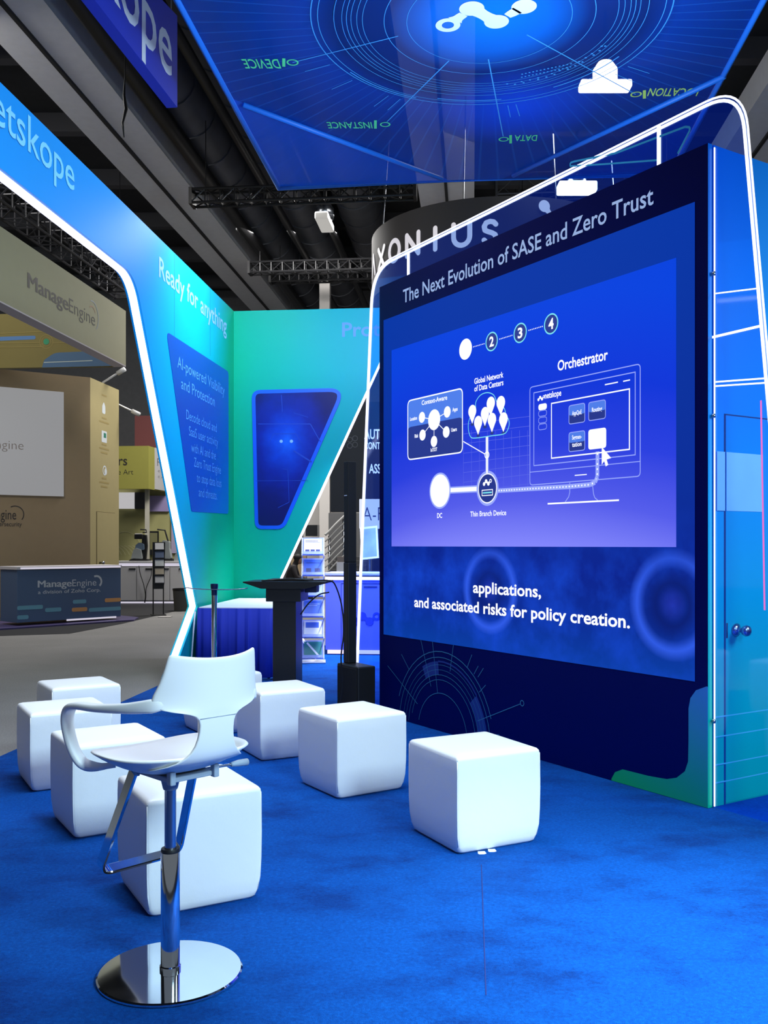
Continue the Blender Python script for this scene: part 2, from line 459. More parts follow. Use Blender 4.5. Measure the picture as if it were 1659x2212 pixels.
ko = obj('door_knob', bm, STEEL, d_o, smooth=True, label='steel round knob'); ko.location = (TWW + 0.004, ky + 0.02, kz); ko.rotation_euler = (0, pi / 2, 0)
bm = B(); box(bm, TWW + 0.004, TWW + 0.006, dy0 + 0.008, dy0 + 0.02, kz - 0.04, kz + 0.04); obj('latch', bm, STEEL, d_o, label='steel latch plate')
# thin printed lines low on the side wall
bm = B(); lp = mat('pale_teal_line', (90, 200, 215), 0.4)
for (pa, pb, py0, py1) in ((1542, 1659, 1545, 1537), (1542, 1659, 1590, 1576), (1542, 1659, 1692, 1668), (1542, 1659, 1650, 1634)):
    ya, yb = side_y(pa), side_y(pb); za = H - (py0 - HY) / F * T.world(TWW, ya).y; zb = H - (py1 - HY) / F * T.world(TWW, yb).y
    box(bm, TWW, TWW + 0.0045, min(ya, yb), max(ya, yb), (za + zb) / 2 - 0.003, (za + zb) / 2 + 0.003)
obj('line_print', bm, lp, tower)
# title
bm = FB(); (u0, zb), (u1, _z) = T.uv(871, 655), T.uv(1412, 440)
gtext(bm, 'The Next Evolution of SASE and Zero Trust', u0, u1, zb, 0.102, -0.002, bold=0.012)
flat('title_lettering', bm, glow('title_glow', (150, 176, 226), 0.9), tower, 'pale blue title lettering')
# teal swoosh at the foot of the board
sw = [(1321, 1693), (1322, 1681), (1329, 1668), (1345, 1662), (1400, 1676), (1440, 1683), (1462, 1680), (1480, 1666), (1487, 1645), (1488, 1600), (1488, 1530), (1492, 1508), (1504, 1491), (1526, 1483)]
bm = FB(); pts = [T.uv(*p) for p in sw] + [(TWW, T.uv(1526, 1483)[1]), (TWW, 0.014)]; pts[0] = (pts[0][0], 0.014)
prism(bm, pts, -0.0025, 0.0)
swm = NT('teal_swoosh_print'); x, y, z = swm.xyz()
swm.base(swm.ramp(swm.lerp01(swm.math('ADD', swm.math('MULTIPLY', swm.math('SUBTRACT', x, 2.3), 0.4), z), 0.05, 1.05), [(0, lin(0, 160, 80)), (0.4, lin(0, 140, 130)), (1, lin(30, 110, 200))])); swm.rough(0.4)
obj('swoosh_print', bm, swm.m, tower)
# round dial print low on the board
bm = FB(); dc = T.uv(955, 1588); R0 = 0.62
for rr, wd, a0, a1, mi in ((1.0, .006, 20, 160, 0), (0.93, .005, 10, 170, 0), (0.80, .10, 8, 40, 1), (0.80, .10, 95, 118, 1), (0.72, .004, 5, 175, 0), (0.66, .004, 12, 165, 0), (0.50, .005, 5, 175, 0), (0.84, .003, 5, 175, 0), (0.78, .003, 5, 175, 0), (0.88, .012, 40, 95, 1)):
    garc(bm, dc, R0 * rr, wd, a0, a1, -0.002 - 0.0005 * (mi == 0), mi)
for a, r0, r1 in ((22, .75, 1.55), (78, .8, 1.15), (100, .5, 1.2), (112, .6, 1.2), (60, 1.0, 1.18), (52, 1.02, 1.15), (48, 1.05, 1.2), (40, .95, 1.1), (150, .6, 1.4), (10, .6, 1.1), (135, 1.0, 1.25)):
    gline(bm, (dc[0] + R0 * r0 * cos(radians(a)), dc[1] + R0 * r0 * sin(radians(a))), (dc[0] + R0 * r1 * cos(radians(a)), dc[1] + R0 * r1 * sin(radians(a))), 0.005, -0.0025)
garc(bm, (dc[0] + R0 * 1.58 * cos(radians(22)), dc[1] + R0 * 1.58 * sin(radians(22))), 0.018, 0.006, y=-0.0025, n=20)
bm2 = FB()
for v in list(bm.verts): pass
bmesh.ops.delete(bm, geom=[f for f in bm.faces if min(v.co.z for v in f.verts) < 0.016 or min(v.co.x for v in f.verts) < 0.01], context='FACES')
bm2.free()
flat('dial_print', bm, [mat('dial_line', (40, 110, 160), 0.5), mat('dial_band', (6, 44, 130), 0.5)], tower)

# ---- the video screen
ul, ur, lr, ll = T.uv(829.5, 692.4), T.uv(1500, 436), T.uv(1502, 1473), T.uv(829, 1369.7)
su0, su1 = (ul[0] + ll[0]) / 2, (ur[0] + lr[0]) / 2; sz0, sz1 = (ll[1] + lr[1]) / 2, (ul[1] + ur[1]) / 2
vs = NT('video_wall_image'); x, y, z = vs.xyz()
def soft(cx_, cz_, r, wd, sx=1.0):
    dx = vs.math('MULTIPLY', vs.math('SUBTRACT', x, cx_), sx); dz = vs.math('SUBTRACT', z, cz_)
    d = vs.math('SQRT', vs.math('ADD', vs.math('MULTIPLY', dx, dx), vs.math('MULTIPLY', dz, dz)))
    e = vs.math('ABSOLUTE', vs.math('SUBTRACT', d, r)); return vs.math('MAXIMUM', vs.math('SUBTRACT', 1.0, vs.math('DIVIDE', e, wd)), 0.0)
w1, w2 = T.uv(1058, 1275), T.uv(1453, 1306)
grad = vs.ramp(vs.lerp01(z, sz0, sz1), [(0, lin(0, 58, 160)), (0.1, lin(0, 42, 148)), (0.22, lin(0, 30, 138)), (0.4, lin(0, 42, 150)), (1.0, lin(0, 54, 166))])
low = vs.lerp01(z, sz0 + 0.95, sz0 + 0.5)
ns = vs.noise(2.2, 5, 0.6)
c = vs.mix(vs.math('MULTIPLY', vs.ramp(ns, [(0.42, (0, 0, 0, 1)), (0.7, (1, 1, 1, 1))]), vs.math('MULTIPLY', low, 0.8)), grad, lin(16, 72, 214))
rings = vs.math('ADD', vs.math('MULTIPLY', soft(w1[0], w1[1], 0.26, 0.05), 0.8), vs.math('MULTIPLY', soft(w2[0], w2[1], 0.255, 0.06), 0.8))
c = vs.mix(vs.math('MULTIPLY', rings, low), c, lin(50, 96, 240))
hub = vs.math('ADD', vs.math('MULTIPLY', soft(w1[0], w1[1], 0.12, 0.12), 0.8), vs.math('MULTIPLY', soft(w2[0], w2[1], 0.12, 0.12), 0.95))
c = vs.mix(vs.math('MULTIPLY', hub, low), c, lin(0, 24, 110))
spokes = vs.math('ADD', soft(w2[0], w2[1], 0.0, 0.10), soft(w1[0], w1[1], 0.0, 0.09))
c = vs.mix(vs.math('MULTIPLY', spokes, 0.25), c, lin(60, 70, 220))
vs.base((0.01, 0.01, 0.02, 1)); vs.rough(0.45); vs.emit(c, 1.0); vs.b.inputs['Specular IOR Level'].default_value = 0.0
bm = B(); box(bm, su0, su1, -0.003, 0.0, sz0, sz1); screen = obj('screen', bm, vs.m, tower, label='lit blue video screen')
sl = NT('slide_background'); x, y, z = sl.xyz()
q0, q1 = T.uv(847, 1182.5), T.uv(1461.5, 557); qz0 = 1.4 - 0.012; qtop = (T.uv(847, 757)[1] + T.uv(1461.5, 557)[1]) / 2
dx = sl.math('SUBTRACT', x, (q0[0] + q1[0]) / 2)
g = sl.math('ADD', sl.lerp01(z, qz0, qtop), sl.math('MULTIPLY', sl.math('MULTIPLY', dx, dx), 0.05))
sl.base((0.01, 0.01, 0.02, 1)); sl.rough(0.45); sl.b.inputs['Specular IOR Level'].default_value = 0.0
sl.emit(sl.ramp(g, [(0.0, lin(132, 136, 252)), (0.2, lin(84, 92, 234)), (0.42, lin(40, 62, 222)), (0.66, lin(8, 52, 216)), (1.0, lin(0, 66, 222))]), 1.0)
bm = B(); box(bm, q0[0], q1[0], -0.005, -0.003, qz0, qtop); obj('slide', bm, sl.m, screen)
def P(zx, zy): return T.uv(820 + zx / 2.304, 600 + zy / 2.304)
def PX(px, py): return T.uv(px, py)
GW = glow('slide_white', (238, 242, 255), 1.15); GM = glow('slide_lavender', (150, 166, 250), 1.0); GC = glow('slide_cyan', (120, 225, 240), 1.0); GD = glow('slide_navy', (14, 40, 140), 0.9); GB = glow('slide_mid', (70, 120, 230), 1.0)
GF = glow('slide_faint', (84, 98, 228), 1.0); GP = glow('slide_pink', (230, 110, 170), 1.0)
SM = [GW, GM, GC, GD, GB, GF, GP]
bm = FB(); Y1, Y2, Y3 = -0.0056, -0.0062, -0.0068
def vrad(zx, zy, n): return abs(P(zx, zy - n)[1] - P(zx, zy)[1])
# step dots
c1, c2, c3, c4 = P(431, 356), P(561, 318), P(703, 275), P(857, 230)
gdisc(bm, c1, vrad(431, 356, 52), Y2, 0)
for cc, n_, dig in ((c2, 38, '2'), (c3, 40, '3'), (c4, 43, '4')):
    r_ = 0.062; gdisc(bm, cc, r_, Y1, 3); garc(bm, cc, r_, 0.009, y=Y2, mi=2); gtext(bm, dig, cc[0] - 0.024, cc[0] + 0.024, cc[1] - 0.032, 0.064, Y3, 0, 0.03)
rr = vrad(431, 356, 52)
for a, b, ra, rb in ((c1, c2, rr, .07), (c2, c3, .07, .07), (c3, c4, .07, .07)):
    d = Vector(b) - Vector(a); d.normalize(); p0 = Vector(a) + d * (ra + .01); p1 = Vector(b) - d * (rb + .005)
    gdots(bm, p0, p1, max(6, int((p1 - p0).length / 0.016)), 0.0045, Y2, 0)
def tx(s, za, zb, cap, bold=0.02, mi=0):
    a, b = P(*za), P(*zb); zz = (a[1] + b[1]) / 2; gtext(bm, s, a[0], b[0], zz, cap, Y3, mi, bold)
tx('Orchestrator', (890, 463), (1140, 408), 0.062, 0.02)
tx('Global Network', (475, 529), (620, 496), 0.038); tx('of Data Centers', (475, 567), (620, 534), 0.038)
tx('DC', (290, 1195), (315, 1195), 0.035); tx('Thin Branch Device', (455, 1186), (634, 1184), 0.035, 0.015)
# context card
a, b = P(142, 607), P(418, 872); cr = rrect(a[0], b[0], b[1], (a[1] + P(420, 550)[1]) / 2, 0.05)
cz0, cz1 = b[1], (a[1] + P(420, 550)[1]) / 2
gpoly(bm, cr, Y1, 4); gpoly(bm, rrect(a[0], b[0], cz0, cz0 + (cz1 - cz0) * 0.55, 0.05), Y1 - 0.0002, 3)
grim(bm, cr, 0.010, Y2, 0)
tx('Context-Aware', (213, 634), (340, 607), 0.034)
hubp = P(275, 707)
for zx, zy, rad in ((214, 695, .042), (340, 668, .042), (335, 768, .042), (217, 783, .042), (274, 815, .042)):
    q = P(zx, zy); gline(bm, hubp, q, 0.006, Y2, 0); gdisc(bm, q, rad, Y2, 0)
gdisc(bm, hubp, 0.078, Y3, 0)
for s_, a_, b_ in (('Location', (155, 712), (190, 706)), ('Apps', (366, 666), (392, 661)), ('Users', (360, 767), (388, 762)), ('Risk', (178, 797), (196, 794)), ('IoT/OT', (258, 866), (290, 862))): tx(s_, a_, b_, 0.026, 0.03)
# cloud with pins
cl = [P(455, 790), P(445, 745), P(452, 700), P(480, 660), P(482, 620), P(505, 585), P(540, 572), P(572, 585), P(590, 625), P(620, 645), P(630, 670), P(628, 680), P(645, 705), P(648, 735), P(635, 768), P(612, 780), P(560, 787), P(480, 798)]
sm = []
for i in range(len(cl)):
    a, b, c_, d_ = (Vector(cl[(i + j) % len(cl)]) for j in (-1, 0, 1, 2))
    for q in (0, .25, .5, .75):
        sm.append(tuple(0.5 * ((2 * b) + (c_ - a) * q + (2 * a - 5 * b + 4 * c_ - d_) * q * q + (3 * b - a - 3 * c_ + d_) * q ** 3)))
gpath(bm, sm, 0.006, Y2, 2, True)
for zx, zy in ((465, 665), (557, 625), (607, 622), (528, 676), (494, 720), (563, 706), (620, 704)):
    q = P(zx, zy); gdisc(bm, q, 0.046, Y3, 0, 20); gpoly(bm, [(q[0] - .043, q[1] - .016), (q[0] + .043, q[1] - .016), (q[0], q[1] - .088)], Y3, 0)
    gdisc(bm, (q[0], q[1] - .092), 0.02, Y2, 3, 12, 0.012)
# links, devices
gline(bm, P(538, 792), P(538, 972), 0.034, Y1, 1); gline(bm, P(538, 792), P(538, 972), 0.018, Y2, 0); garc(bm, P(538, 882), 0.022, 0.008, y=Y3, mi=0); gline(bm, P(420, 815), P(528, 878), 0.007, Y2, 0)
dcen, dev = P(303, 1060), P(540, 1048)
gline(bm, dcen, dev, 0.05, Y1, 1); gline(bm, dcen, dev, 0.03, Y1 - .0002, 0)
gdisc(bm, dcen, 0.135, Y1 - .0003, 1); gdisc(bm, dcen, 0.122, Y2, 0)
gdisc(bm, dev, 0.122, Y2, 1); gdisc(bm, dev, 0.105, Y2 - .0003, 0); gdisc(bm, dev, 0.097, Y3, 3)
logo(bm, (dev[0], dev[1] + 0.04), 0.024, Y3 - .0003, 0); bx_ = rrect(dev[0] - .062, dev[0] + .062, dev[1] - .052, dev[1] - .008, .004); grim(bm, bx_, .006, Y3 - .0003, 0); gline(bm, (dev[0] - .05, dev[1] - .03), (dev[0] + .05, dev[1] - .03), .01, Y3 - .0003, 2)
# faint grid
for zx in range(420, 760, 40): gline(bm, P(zx, 760), P(zx, 1040), 0.003, Y1 + .0003, 5)
for zy in range(700, 1050, 48): gline(bm, P(420, zy + 30), P(750, zy - 10), 0.003, Y1 + .0003, 5)
# monitor drawing
def quad(za, zb): a, b = P(*za), P(*zb); return a[0], b[0], min(a[1], b[1]), max(a[1], b[1])
mx0, mx1 = P(750, 790)[0], P(1303, 707)[0]; mz0, mz1 = (P(750, 1035)[1] + P(1303, 990)[1]) / 2, (P(750, 545)[1] + P(1303, 425)[1]) / 2
grim(bm, rrect(mx0, mx1, mz0, mz1, 0.03), 0.006, Y2, 1)
ix0, ix1 = P(770, 750)[0], P(1278, 680)[0]; iz0, iz1 = (P(770, 937)[1] + P(1278, 885)[1]) / 2, (P(770, 573)[1] + P(1278, 465)[1]) / 2
grim(bm, [(ix0, iz0), (ix1, iz0), (ix1, iz1), (ix0, iz1)], 0.006, Y2, 1); lz = (P(750, 970)[1] + P(1303, 912)[1]) / 2; gline(bm, (mx0, lz), (mx1, lz), .005, Y2, 1)
wx0, wx1 = P(857, 760)[0], P(1250, 700)[0]; wz0, wz1 = (P(857, 902)[1] + P(1250, 857)[1]) / 2, (P(857, 625)[1] + P(1250, 548)[1]) / 2
grim(bm, [(wx0, wz0), (wx1, wz0), (wx1, wz1), (wx0, wz1)], 0.008, Y2, 0)
gline(bm, P(975, 984), P(1035, 979), 0.006, Y2, 0); gline(bm, P(1125, 533), P(1190, 520), .007, Y2, 0); gline(bm, P(1216, 516), P(1250, 509), .007, Y2, 0)
gpath(bm, [P(950, 1020), P(950, 1068), P(945, 1090), P(928, 1115)], .006, Y2, 1); gpath(bm, [P(1062, 1012), P(1068, 1075), P(1075, 1095), P(1090, 1108)], .006, Y2, 1)
gline(bm, P(840, 1125), P(1195, 1107), 0.010, Y2, 0)
tx('netskope', (826, 604), (908, 585), 0.038); q = P(808, 600); logo(bm, q, 0.017, Y3, 0)
for i, zy in enumerate((645, 677, 711, 744)):
    a, b = P(794, zy), P(836, zy - 5); zc = (a[1] + b[1]) / 2; pr = rrect(a[0], b[0], zc - .02, zc + .02, .02)
    if i == 0: gpoly(bm, pr, Y2, 0)
    else: grim(bm, pr, .004, Y2, 1)
for nm_, xa, xb, za, zb in (('AppQoE', 945, 1027, 615, 735), ('Routing', 1043, 1130, 598, 718), ('Segmen-|tation', 945, 1027, 752, 872), ('', 1043, 1132, 738, 860)):
    a, b = P(xa, zb), P(xb, za); rc = rrect(a[0], b[0], a[1] + .004, b[1] - .008, .02)
    if nm_:
        gpoly(bm, rc, Y2, 3); hh = a[1] + (b[1] - a[1]) * .45; gpoly(bm, rrect(a[0], b[0], hh, b[1] - .008, .02), Y2 - .0002, 4); grim(bm, rc, .005, Y3, 1)
        ls = nm_.split('|')
        for j, s_ in enumerate(ls): gtext(bm, s_, a[0] + .03, b[0] - .03, (a[1] + b[1]) / 2 + .012 - .045 * j - (0.02 if len(ls) == 1 else 0), 0.026, Y3 - .0003, 0, .02)
    else: gpoly(bm, rc, Y3, 0)
cu_ = P(1110, 842); s_ = 0.085
gpoly(bm, [(cu_[0], cu_[1]), (cu_[0], cu_[1] - s_ * 1.25), (cu_[0] + s_ * .3, cu_[1] - s_ * .95), (cu_[0] + s_ * .9, cu_[1] - s_ * .85)], Y3 - .0004, 0)
gline(bm, (cu_[0] + s_ * .25, cu_[1] - s_ * .7), (cu_[0] + s_ * .5, cu_[1] - s_ * 1.35), .022, Y3 - .0004, 0)
pth = [P(592, 1060), P(760, 1050), P(940, 1040), P(1050, 1030), P(1076, 1018), P(1087, 990), P(1088, 865)]
gpath(bm, pth, 0.03, Y1, 1)
for a, b in zip(pth[:-1], pth[1:]):
    L_ = (Vector(b) - Vector(a)).length; gdots(bm, a, b, max(1, int(L_ / .026)), 0.006, Y2, 0)
flat('slide_diagram', bm, SM, screen, 'white network diagram with monitor drawing')
# caption
bm = FB()
for s_, pa, pb, cap in (('applications,', (1023, 1281), (1170, 1289), 0.076), ('and associated risks for policy creation.', (896, 1311), (1362, 1356), 0.076)):
    a, b = PX(*pa), PX(*pb); bm = FB(); gtext(bm, s_, a[0], b[0], (a[1] + b[1]) / 2, cap, -0.005, 0, 0.022); flat('caption_line', bm, GW, screen, 'white caption lettering')

# ------------------------------------------------------------------ edge-lit acrylic arch passing behind the front board
ac = NT('blue_acrylic')
tr = ac.new('ShaderNodeBsdfTransparent'); tr.inputs[0].default_value = (0.66, 0.80, 1.0, 1)
gl = ac.new('ShaderNodeBsdfGlossy'); gl.inputs['Roughness'].default_value = 0.04; gl.inputs[0].default_value = (0.8, 0.9, 1, 1)
mx1_ = ac.new('ShaderNodeMixShader'); mx1_.inputs[0].default_value = 0.04; ac.link(tr.outputs[0], mx1_.inputs[1]); ac.link(gl.outputs[0], mx1_.inputs[2])
em = ac.new('ShaderNodeEmission'); em.inputs[0].default_value = (0.0, 0.06, 1.0, 1); em.inputs[1].default_value = 0.055      # the sheet is edge-lit in blue
mx2_ = ac.new('ShaderNodeAddShader'); ac.link(mx1_.outputs[0], mx2_.inputs[0]); ac.link(em.outputs[0], mx2_.inputs[1])
ac.link(mx2_.outputs[0], ac.out.inputs['Surface'])
arch = thing('acrylic_arch', 'large blue clear acrylic arch sheet with a glowing white rim around the display tower', 'arch panel', T.loc, T.rot)
AY = FT + 0.001
la, lb = T.uv(801, 625, AY), T.uv(769, 1430, AY)
k_ = (lb[0] - la[0]) / (lb[1] - la[1]); xl0 = la[0] - k_ * la[1]
ra_, rb_ = T.uv(1613, 262, AY), T.uv(1659, 792, AY)
k2 = (rb_[0] - ra_[0]) / (rb_[1] - ra_[1]); xr0 = ra_[0] - k2 * ra_[1]
ta, tb = T.uv(900, 530, AY), T.uv(1520, 221, AY)
kt = (tb[1] - ta[1]) / (tb[0] - ta[0]); zt0 = ta[1] - kt * ta[0]
def meet(x0, kk): # x = x0 + kk*z ; z = zt0 + kt*x
    z_ = (zt0 + kt * x0) / (1 - kt * kk); return (x0 + kk * z_, z_)
c_tl, c_tr = meet(xl0, k_), meet(xr0, k2)
outline = round_poly([(xl0, 0.016), (xr0, 0.016), c_tr, c_tl], [0, 0, 0.26, 0.34], 10)
bm = B(); prism(bm, outline, AY, AY + 0.010)
obj('acrylic_sheet', bm, ac.m, arch)
rim = [p for p in outline]
def rim_tube(name, inset, r, par, m):
    pts = offset_poly(rim, inset); i0 = 1
    pp = pts[1:] + pts[:1]                       # start at lower right, end at lower left
    bm = B(); tube(bm, [(p[0], AY + 0.005, max(p[1], 0.016)) for p in pp], r, 8); return obj(name, bm, m, par, smooth=True)
rim_tube('glowing_rim', 0.0, 0.0055, arch, THIN_LED); rim_tube('inner_glow_line', 0.021, 0.0085, arch, THIN_LED)
# glowing rods from rim to tower
for px, py0, py1 in ((1422, 272, 349), (881, 546, 600)):
    a, b = T.uv(px, py0, AY), T.uv(px, py1, AY); bm = B(); tube(bm, [(a[0], AY + .005, a[1]), (a[0], AY + .005, TWH - 0.02)], 0.011, 8); obj('support_rod', bm, THIN_LED, arch, smooth=True)
bm = B(); tube(bm, [(TWW + 0.012, AY + 0.003, 0.02), (TWW + 0.012, AY + 0.003, TWH - 0.02)], 0.004, 8); obj('corner_light_line', bm, THIN_LED, arch, smooth=True)
for zc in (0.47, 2.08, 2.83):
    bm = B(); lathe(bm, [(0, -.012), (.008, -.01), (.010, 0), (.008, .01), (0, .012)], 12, (TWW + .014, AY - .006, zc))
    obj('clip', bm, STEEL, arch, smooth=True)
# engraved lines that light up
def al(pa, pb, wd):
    bm = FB(); gline(bm, T.uv(*pa, AY), T.uv(*pb, AY), wd, AY - 0.0008); flat('engraved_line', bm, THIN_LED, arch)
al((1546, 634), (1637, 623), 0.007); al((1537, 729), (1648, 703), 0.013); al((1546, 825), (1656, 817), 0.008); al((1546, 834), (1653, 827), 0.008)
bm = FB(); gline(bm, T.uv(1644, 865, AY), T.uv(1652, 1318, AY), 0.010, AY - 0.0008); flat('pink_line', bm, glow('pink_edge', (235, 110, 205), 1.0), arch, 'pink engraved line')
bm = FB()
pts = round_poly([T.uv(*p, AY) for p in ((1228, 362), (1415, 345), (1497, 262), (1420, 282))], 0.05, 5)
gpath(bm, [T.uv(*p, AY) for p in ((1232, 359), (1232, 352), (1240, 349), (1330, 331), (1480, 274), (1490, 275), (1490, 282), (1464, 332))], 0.012, AY - 0.0008)
gpath(bm, [T.uv(*p, AY) for p in ((1232, 359), (1300, 355), (1420, 346))], 0.010, AY - 0.0008)
flat('cyan_outline', bm, mat('cyan_line', (40, 170, 215), 0.4), arch, 'cyan outline')  # thin cyan line shape laid on the sheet
# pale poster seen behind the arch on the side wall
pa, pb = side_y(1547), side_y(1646); Yp = T.world(TWW, pa).y
bm = B(); zt = H - (975 - HY) / F * Yp; zb = H - (1103 - HY) / F * Yp
box(bm, TWW + 0.0042, TWW + 0.0065, pa, dy0 - 0.003, zb, zt); box(bm, TWW + 0.0042, TWW + 0.0065, dy0 + 0.008, pb, zb, zt)
obj('poster', bm, mat('pale_blue_poster', (150, 205, 250), 0.5, vary=0.1), tower, label='pale blue poster patch')

# ------------------------------------------------------------------ left portal wall
lw = thing('portal_wall', 'tall blue portal wall on the left with glowing white edge and white lettering', 'booth wall', LW.loc, LW.rot)
WH = 4.26
open_ = round_poly([(-7.6, 3.73), (-3.385, 3.73), (-1.517, 0.745), (-2.49, 0.013)], [0, 0.42, 0.02, 0], 10)
poly = [(0, 0.013), (0, WH), (-7.6, WH)] + open_
prt = NT('portal_print'); x, y, z = prt.xyz()
g1 = prt.math('ADD', prt.math('MULTIPLY', x, 0.30), prt.math('MULTIPLY', prt.math('SUBTRACT', 4.3, z), 0.10))
wob = prt.math('MULTIPLY', prt.math('SUBTRACT', prt.noise(0.9, 2), 0.5), 0.12)
g2 = prt.math('ADD', prt.math('ADD', g1, 1.0), wob)
prt.base(prt.ramp(g2, [(0.0, lin(0, 140, 226)), (0.35, lin(0, 160, 232)), (0.62, lin(0, 176, 232)), (0.80, lin(0, 170, 200)), (0.93, lin(0, 168, 158)), (1.0, lin(0, 164, 128))])); prt.rough(0.45); prt.b.inputs['Specular IOR Level'].default_value = 0.2
bm = B(); prism(bm, list(reversed(poly)), 0.0, 0.11); obj('wall_panel', bm, prt.m, lw)
def edge_strip(path, th, y0, y1):
    bm = B(); P_ = [Vector(p) for p in path]; N = len(P_)
    off = []
    for i in range(N):
        d = (P_[min(i + 1, N - 1)] - P_[max(i - 1, 0)]).normalized(); off.append(P_[i] + Vector((d.y, -d.x)) * th)
    rows = []
    for p, q in zip(P_, off): rows.append([bm.verts.new((p.x, y0, p.y)), bm.verts.new((q.x, y0, q.y)), bm.verts.new((q.x, y1, q.y)), bm.verts.new((p.x, y1, p.y))])
    for A, C in zip(rows[:-1], rows[1:]):
        for k in range(4): bm.faces.new([A[k], A[(k + 1) % 4], C[(k + 1) % 4], C[k]])
    bm.faces.new(rows[0]); bm.faces.new(list(reversed(rows[-1])))
    return bm
obj('edge_light', edge_strip([p for p in open_], 0.018, 0.022, 0.085), WHITE_LED, lw, label='glowing white edge strip')
# lettering
bm = FB()
a, b = LW.uv(343, 597), LW.uv(489, 722); gtext(bm, 'Ready for anything', a[0], b[0], (a[1] + b[1]) / 2, 0.185, -0.003, 0, 0.012)
flat('slogan_lettering', bm, mat('pale_violet_print', (140, 186, 255), 0.5), lw, 'pale slogan lettering')
bm = FB(); b = LW.uv(160, 420); zb = b[1]; wid = 2.35
a, b2 = LW.uv(0, 290), LW.uv(160, 417)
gtext(bm, 'netskope', b2[0] - 1.36, b2[0], zb + 0.02, 0.235, -0.003, 0, 0.005)
flat('brand_lettering', bm, mat('pale_cyan_print', (120, 205, 255), 0.5), lw, 'pale cyan brand lettering')
# message panel
pp = [LW.uv(359, 716), LW.uv(493, 803), (LW.uv(493, 1110)[0], LW.uv(493, 1110)[1]), LW.uv(413, 1105)]
bm = B(); prism(bm, list(reversed(round_poly(pp, 0.06, 6))), -0.004, 0.0)
mp = NT('message_panel_print'); x, y, z = mp.xyz(); mp.base(mp.ramp(mp.lerp01(mp.math('SUBTRACT', z, mp.math('MULTIPLY', x, 0.5)), 1.6, 3.9), [(0, lin(0, 120, 215)), (0.45, lin(0, 78, 200)), (1, lin(0, 66, 178))])); mp.rough(0.4)
mpo = obj('message_panel', bm, mp.m, lw, label='royal blue message panel')
bm = FB()
def ltx(s, pa, pb, cap, bold, mi=0):
    a, b = LW.uv(*pa), LW.uv(*pb); gtext(bm, s, a[0], b[0], (a[1] + b[1]) / 2, cap, -0.006, mi, bold)
ltx('AI-powered Visibility', (382, 795), (484, 853), 0.115, 0.0); ltx('and Protection', (390, 840), (463, 878), 0.115, 0.0)
for s_, pa, pb in (('Decode cloud and', (401, 905), (467, 934)), ('SaaS user activity', (407, 941), (470, 964)), ('with AI and the', (412, 976), (465, 993)), ('Zero Trust Engine', (418, 1009), (476, 1023)), ('to stop data loss', (424, 1043), (477, 1051)), ('and threats.', (428, 1074), (468, 1078))):
    ltx(s_, pa, pb, 0.098, -0.004)
flat('message_lettering', bm, mat('message_print', (84, 160, 248), 0.5), mpo)
bm = B()
for px in (377, 454):
    u = LW.uv(px, 650)[0]; box(bm, u - .003, u + .003, -0.0008, 0.0, 3.0 if px == 377 else 3.5, WH - 0.01)
obj('panel_seams', bm, mat('seam_teal', (0, 70, 120), 0.6), lw)

# ------------------------------------------------------------------ back portal wall
bw = thing('portal_wall', 'teal back portal wall with a dark blue window picture, right edge slanted and glowing', 'booth wall', BW.loc, BW.rot)
e0, e1 = BW.uv(775, 880), BW.uv(607, 1245)
ks = (e0[0] - e1[0]) / (e0[1] - e1[1]); xk = lambda z: e1[0] + ks * (z - e1[1])
hole = round_poly([(xk(0.745) + 0.55, 0.013), (xk(0.745), 0.745), (xk(3.73), 3.73), (7.0, 3.73)], [0, 0.02, 0.15, 0], 8)
poly = [(0.0, 0.013)] + hole + [(7.0, WH), (0.0, WH)]
pr2 = NT('back_wall_print'); x, y, z = pr2.xyz()
wob = pr2.math('MULTIPLY', pr2.math('SUBTRACT', pr2.noise(1.1, 2), 0.5), 0.25)
g = pr2.math('ADD', pr2.math('ADD', pr2.math('MULTIPLY', x, 0.42), pr2.math('MULTIPLY', z, 0.02)), wob)
pr2.base(pr2.ramp(g, [(0.0, lin(0, 166, 134)), (0.25, lin(0, 160, 148)), (0.6, lin(0, 152, 168)), (0.9, lin(0, 148, 184)), (1, lin(0, 144, 190))])); pr2.rough(0.45); pr2.b.inputs['Specular IOR Level'].default_value = 0.2
bm = B(); prism(bm, poly, 0.0, 0.11); obj('wall_panel', bm, pr2.m, bw)
obj('edge_light', edge_strip(hole, 0.018, 0.0, 0.07), WHITE_LED, bw, label='glowing white edge strip')
bm = FB(); a, b = BW.uv(739, 727), BW.uv(738 + 84, 724); gtext(bm, 'Prot', a[0], b[0], a[1], 0.165, -0.003, 0, 0.015)
gtext(bm, 'ection', b[0] + 0.02, b[0] + 0.72, a[1], 0.165, -0.003, 0, 0.015)
flat('slogan_lettering', bm, mat('violet_print', (70, 130, 236), 0.5), bw, 'violet blue slogan lettering')
wp = [BW.uv(*p) for p in ((544, 843), (748, 838), (614, 1143), (551, 1143))]
ro = round_poly(wp, [.11, .14, .14, .10], 8)
bm = B(); prism(bm, ro, -0.012, 0.0); fr = obj('picture_frame', bm, mat('window_border_blue', (0, 84, 226), 0.4), bw, label='bright blue rounded frame')
inn = offset_poly(ro, -0.045)
if (max(p[0] for p in inn) - min(p[0] for p in inn)) > (max(p[0] for p in ro) - min(p[0] for p in ro)): inn = offset_poly(ro, 0.045)
pic = NT('dark_tunnel_picture'); x, y, z = pic.xyz()
pcx, pcz = BW.uv(620, 955)
dx = pic.math('SUBTRACT', x, pcx); dz = pic.math('MULTIPLY', pic.math('SUBTRACT', z, pcz), 0.8)
d = pic.math('SQRT', pic.math('ADD', pic.math('MULTIPLY', dx, dx), pic.math('MULTIPLY', dz, dz)))
